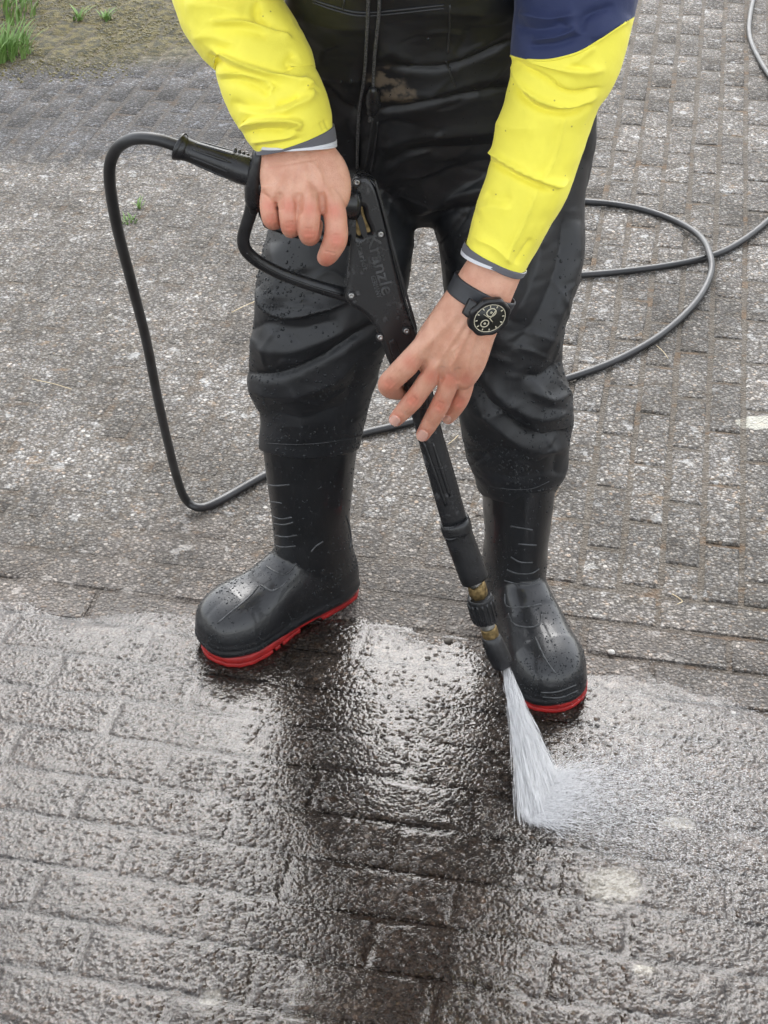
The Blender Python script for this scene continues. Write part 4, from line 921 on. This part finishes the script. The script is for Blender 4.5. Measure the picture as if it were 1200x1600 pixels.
case = wadd('case', np.concatenate([wring(.0195, -.0085, poly=8), wring(.0232, -.006, poly=8), wring(.0235, -.001, poly=8), wring(.0222, .0012, poly=8), wring(.0192, .0014), wring(.0182, .0002)]), grid_faces(6, 48), M['watchblack'])
dial = wadd('dial', np.concatenate([wring(.0182, 0.0001), wring(.0182, .0005)]), grid_faces(2, 48), M['dial'])
def annulus(name, c0, r0, r1, h, mat, par, n=32):
    th = np.linspace(0, 2*math.pi, n, endpoint=False); rg = lambda r, hh: c0+wn*hh+np.outer(np.cos(th)*r, e1)+np.outer(np.sin(th)*r, e2)
    V = np.concatenate([rg(r1, h), rg(r1, h+.0003), rg(r0, h+.0003), rg(r0, h)]); return wadd(name, V, grid_faces(4, n, False, False), mat, par)
annulus('minute_ring', cc_, .0170, .0178, .0005, M['ivory'], dial)
xs_, ys_ = proj(cc_+e1*.001)-proj(cc_), proj(cc_+e2*.001)-proj(cc_); Mi = np.linalg.inv(np.array([xs_, ys_]).T)*.001
def dpos(px, py): a, b_ = Mi@np.array([px-765., py-497.]); return cc_+e1*a+e2*b_
for (x, y, r) in ((767.5, 488, .0058), (757, 505, .0050)):
    annulus('subdial', dpos(x, y), r*.78, r, .0006, M['ivory'], dial); annulus('subdial_hub', dpos(x, y), .0004, .0014, .0006, M['ivory'], dial, 12)
for kq in range(12):
    a_ = kq*math.pi/6; dr = math.cos(a_)*e1+math.sin(a_)*e2
    wadd('hour_mark', *tube([cc_+dr*.0138+wn*.0006, cc_+dr*.0162+wn*.0006], .0007, 5, 2), M['ivory'], dial)
pc = dpos(765, 497)
for tx, ty, r in ((769, 502, .0005), (774, 484, .0005), (755, 490, .0003)): wadd('hand', *tube([pc+wn*.0012, dpos(tx, ty)+wn*.0012], r, 5, 2), M['ivory'], dial)
wadd('crown', *tube([cc_+e2*np.sign(e2@ws_)*.0195-wn*.003, cc_+e2*np.sign(e2@ws_)*.0235-wn*.003], .0032, 14, 2), M['steel'])
wadd('lug', *loft([[*(cc_-e2*np.sign(e2@ws_)*.016-wn*.004), .009, .004], [*(cc_-e2*np.sign(e2@ws_)*.0235-wn*.0075), .0095, .003], [*(cc_-e2*np.sign(e2@ws_)*.027-wn*.0105), .009, .002]], 16, 4, (wax, wn), 4.), M['watchblack'])
tag(watch, 'black wristwatch with two ivory subdials on the bare wrist above the lance', 'watch')

# ================================================================== WATER JET AND SPLASH
def slivers(name, A, Bp, r, mat):
    """thin spindles of water from A to B"""
    n = len(A); D = Bp-A; D /= np.linalg.norm(D, axis=1, keepdims=True)
    s = np.cross(D, np.array([.3, .9, .2])); s /= np.linalg.norm(s, axis=1, keepdims=True); t = np.cross(D, s); mid = A+(Bp-A)*.55
    pts = [A]+[mid+(math.cos(a)*s+math.sin(a)*t)*r[:, None] for a in (0, 2.094, 4.189)]+[Bp]
    V = np.stack(pts, 1).reshape(-1, 3); b0 = (np.arange(n)*5)[:, None]
    tri = np.array([[0, 2, 1], [0, 3, 2], [0, 1, 3], [4, 1, 2], [4, 2, 3], [4, 3, 1]]); F = (b0[:, :, None]+tri[None]).reshape(-1, 3)
    me = bpy.data.meshes.new(name); me.vertices.add(len(V)); me.vertices.foreach_set('co', V.ravel()); me.loops.add(F.size); me.loops.foreach_set('vertex_index', F.ravel().astype(np.int32))
    me.polygons.add(len(F)); me.polygons.foreach_set('loop_start', np.arange(0, F.size, 3, dtype=np.int32)); me.update(calc_edges=True); me.polygons.foreach_set('use_smooth', [True]*len(F))
    return link(bpy.data.objects.new(name, me), None, mat)
J0 = onplane(790, 1040); T0, T1 = G(829, 1282), G(860, 1216)
n = 26000; u = rng.beta(1.0, 1.3, n); tgt = T0+(T1-T0)*u[:, None]; tgt[:, :2] += rng.normal(0, .007, (n, 2)); st0 = J0+rng.normal(0, .0022, (n, 3))
t0 = rng.random(n)**.8; ln_ = .012+.05*rng.random(n); Dv = tgt-st0; dl = np.linalg.norm(Dv, axis=1)
t1 = np.minimum(t0+ln_/dl, 1.); o = slivers('water_jet', st0+Dv*t0[:, None], st0+Dv*t1[:, None], .00016+.0003*rng.random(n), M['jet'])
tag(o, 'white fan of high pressure water shooting from the nozzle', 'water jet', None, 'stuff')
def burst(n, dmean, spread, lmin, lmax, rmin, rmax, elv):
    u = rng.random(n); base = T0+(T1-T0)*u[:, None]; base[:, :2] += rng.normal(0, .005, (n, 2))
    az = rng.normal(math.radians(-3), math.radians(spread), n)-(.55-u)*.75; el_ = np.abs(rng.normal(math.radians(elv), math.radians(elv), n)); dist = rng.exponential(dmean, n)
    dirv = np.stack([np.cos(az)*np.cos(el_), np.sin(az)*np.cos(el_), np.sin(el_)], 1); a0 = base+dirv*dist[:, None]; a0[:, 2] = np.maximum(a0[:, 2]-dist**2*.3, .0045+.004*rng.random(n))
    L_ = lmin+(lmax-lmin)*rng.random(n)**1.5; a1 = a0+(dirv-np.array([0, 0, .3])*dist[:, None])*L_[:, None]; a1[:, 2] = np.maximum(a1[:, 2], .004)
    return a0, a1, rmin+(rmax-rmin)*rng.random(n)
b1, b2, b3 = burst(6000, .014, 13, .003, .016, .0002, .0004, 6), burst(5000, .045, 11, .004, .016, .00012, .00026, 4), burst(6500, .14, 15, .001, .005, .00013, .0003, 5)
n = 22000; mx = T0[0]+rng.gamma(2.2, .10, n); my = -.35+rng.normal(0, 1, n)*(.02+.34*(mx-T0[0]))-(mx-.2)*.1; mz = .005+rng.exponential(.02, n); a0 = np.stack([mx, my, mz], 1)
b4 = (a0, a0+np.stack([.0012+.002*rng.random(n), rng.normal(0, .0006, n), rng.normal(0, .0004, n)], 1), .00018+.0003*rng.random(n))
A_, B_, R_ = (np.concatenate([q[k] for q in (b1, b2, b3, b4)]) for k in range(3))
o = slivers('water_splash', A_, B_, R_, M['splash']); tag(o, 'streaks of spray and mist skidding right from where the jet hits', 'splash', None, 'stuff')

# ================================================================== PLANTS AND SMALL THINGS
def blades(name, c, n, hmin, hmax, spread, wdt, mat, label, cat, group=None, lean=.6, seed=0):
    r = random.Random(seed); Vs = []
    for _ in range(n):
        a = r.uniform(0, 2*math.pi); d = spread*r.random()**.6; x, y = math.cos(a)*d, math.sin(a)*d; h = r.uniform(hmin, hmax); la = a+r.gauss(0, .7); le = lean*r.uniform(.3, 1.2)*h; w0 = wdt*r.uniform(.7, 1.3); V = []
        for k in range(5):
            t = k/4; wx = w0*(1-t**1.6)+.0001; ox, oy = math.cos(la)*le*t*t, math.sin(la)*le*t*t
            z = h*(t-.25*t*t*lean); q = (-math.sin(la)*wx, math.cos(la)*wx); V += [(x+ox-q[0], y+oy-q[1], z), (x+ox, y+oy, z-wx*.35), (x+ox+q[0], y+oy+q[1], z)]
        Vs.append((np.array(V), [(k*3+j, k*3+j+1, k*3+j+4, k*3+j+3) for k in range(4) for j in (0, 1)]))
    V, F = join(Vs); o = mesh_obj(name, V, F, mat); o.location = (c[0], c[1], -.002); tag(o, label, cat, group); return o
blades('grass_clump', G(2, 82), 220, .03, .09, .085, .0034, M['grass'], 'bright green grass clump at the upper left edge of the picture', 'grass', None, .7, 1)
blades('grass_clump', G(-30, 20), 260, .05, .12, .16, .003, M['grass'], 'taller dull grass in the far upper left corner', 'grass', None, .7, 2)
g = 'small weeds growing on the mossy paving'
blades('weed', G(124, 30), 16, .02, .045, .016, .0035, M['grass'], 'small weed on brown moss nearer the left edge', 'weed', g, 1., 3)
blades('weed', G(165, 31), 18, .02, .05, .016, .0035, M['grass'], 'small weed on brown moss nearer the yellow sleeve', 'weed', g, 1., 4)
blades('weed', G(201, 346), 26, .008, .02, .018, .002, M['grass'], 'tiny green weed inside the curve of the hose', 'weed', None, 1., 5)
blades('weed', G(218, 324), 9, .012, .026, .008, .0022, M['grass'], 'few thin blades beside the tiny weed in the hose curve', 'weed', None, 1., 6)
# moss at the back left: many tiny cushions, uncountable
Vs = []; r = random.Random(9)
for _ in range(9000):
    px, py = r.uniform(-160, 520), r.uniform(-60, 128); lim = 118-max(0, px-150)*.16
    if py > lim+r.gauss(0, 9): continue
    c = G(px, py); dens = vnoise(np.array([[c[0], c[1], 0]]), 7, 71)[0]
    if r.random() > .5+1.1*dens: continue
    s = r.uniform(.002, .006); hh = s*r.uniform(.35, .8); m = 5; a0_ = r.random()*6
    V = [(c[0]+math.cos(a0_+q*1.2566)*s*r.uniform(.7, 1.3), c[1]+math.sin(a0_+q*1.2566)*s*r.uniform(.7, 1.3), -.002) for q in range(m)]+[(c[0]+math.cos(a0_+.6+q*1.2566)*s*.55, c[1]+math.sin(a0_+.6+q*1.2566)*s*.55, hh*.8) for q in range(m)]+[(c[0], c[1], hh)]
    Vs.append((np.array(V), [(q, (q+1) % m, m+(q+1) % m, m+q) for q in range(m)]+[(m+q, m+(q+1) % m, 2*m) for q in range(m)]))
V, F = join(Vs); o = mesh_obj('moss', V, F, M['moss']); tag(o, 'brown and ochre moss covering the paving at the back left', 'moss', None, 'stuff')
def straw(pts, r, label, group='dry straws lying on the paving'):
    V, F = tube([G(x, y, .003+.002*(i % 2)) for i, (x, y) in enumerate(pts)], r, 5, 4); o = mesh_obj('dry_straw', V, F, M['straw']); tag(o, label, 'straw', group)
straw([(362, 488), (380, 479), (398, 471)], .0009, 'dry straw beside the bent knee at the left')
straw([(50, 592), (85, 600), (112, 608)], .0007, 'dry straw lying left of the hose')
straw([(1026, 540), (1036, 549), (1044, 560)], .0007, 'dry straw below the hose loop on the right')
straw([(1050, 928), (1060, 934), (1066, 940), (1058, 944)], .0008, 'curled dry straw in the joint at the right')
straw([(700, 694), (708, 688), (716, 680)], .0007, 'dry straw between the lance and the boot')
def stone(px, py, s, mat, name, label, seed):
    c = G(px, py); V, F = ell((0, 0, 0), (s, s*.8, s*.6), 8); V = V*(1+.22*vnoise(V/s, 1.3, seed))[:, None]; V[:, 2] = np.maximum(V[:, 2], -s*.3); o = mesh_obj(name, V, F, mat); o.location = (c[0], c[1], s*.3); tag(o, label, 'stone' if name == 'pebble' else 'dirt')
stone(955, 1020, .0055, M['pebble'], 'pebble', 'pale pebble on the dry bricks beside the right boot', 1)
stone(1146, 1116, .004, M['pebble'], 'pebble', 'small pebble at the wet edge near the right border', 2)
stone(701, 1003, .006, M['clod'], 'dirt_clod', 'dark dirt clod left of the brass fittings', 3)
stone(668, 1030, .005, M['clod'], 'dirt_clod', 'dark dirt clod at the edge of the wet sheet between the boots', 4)
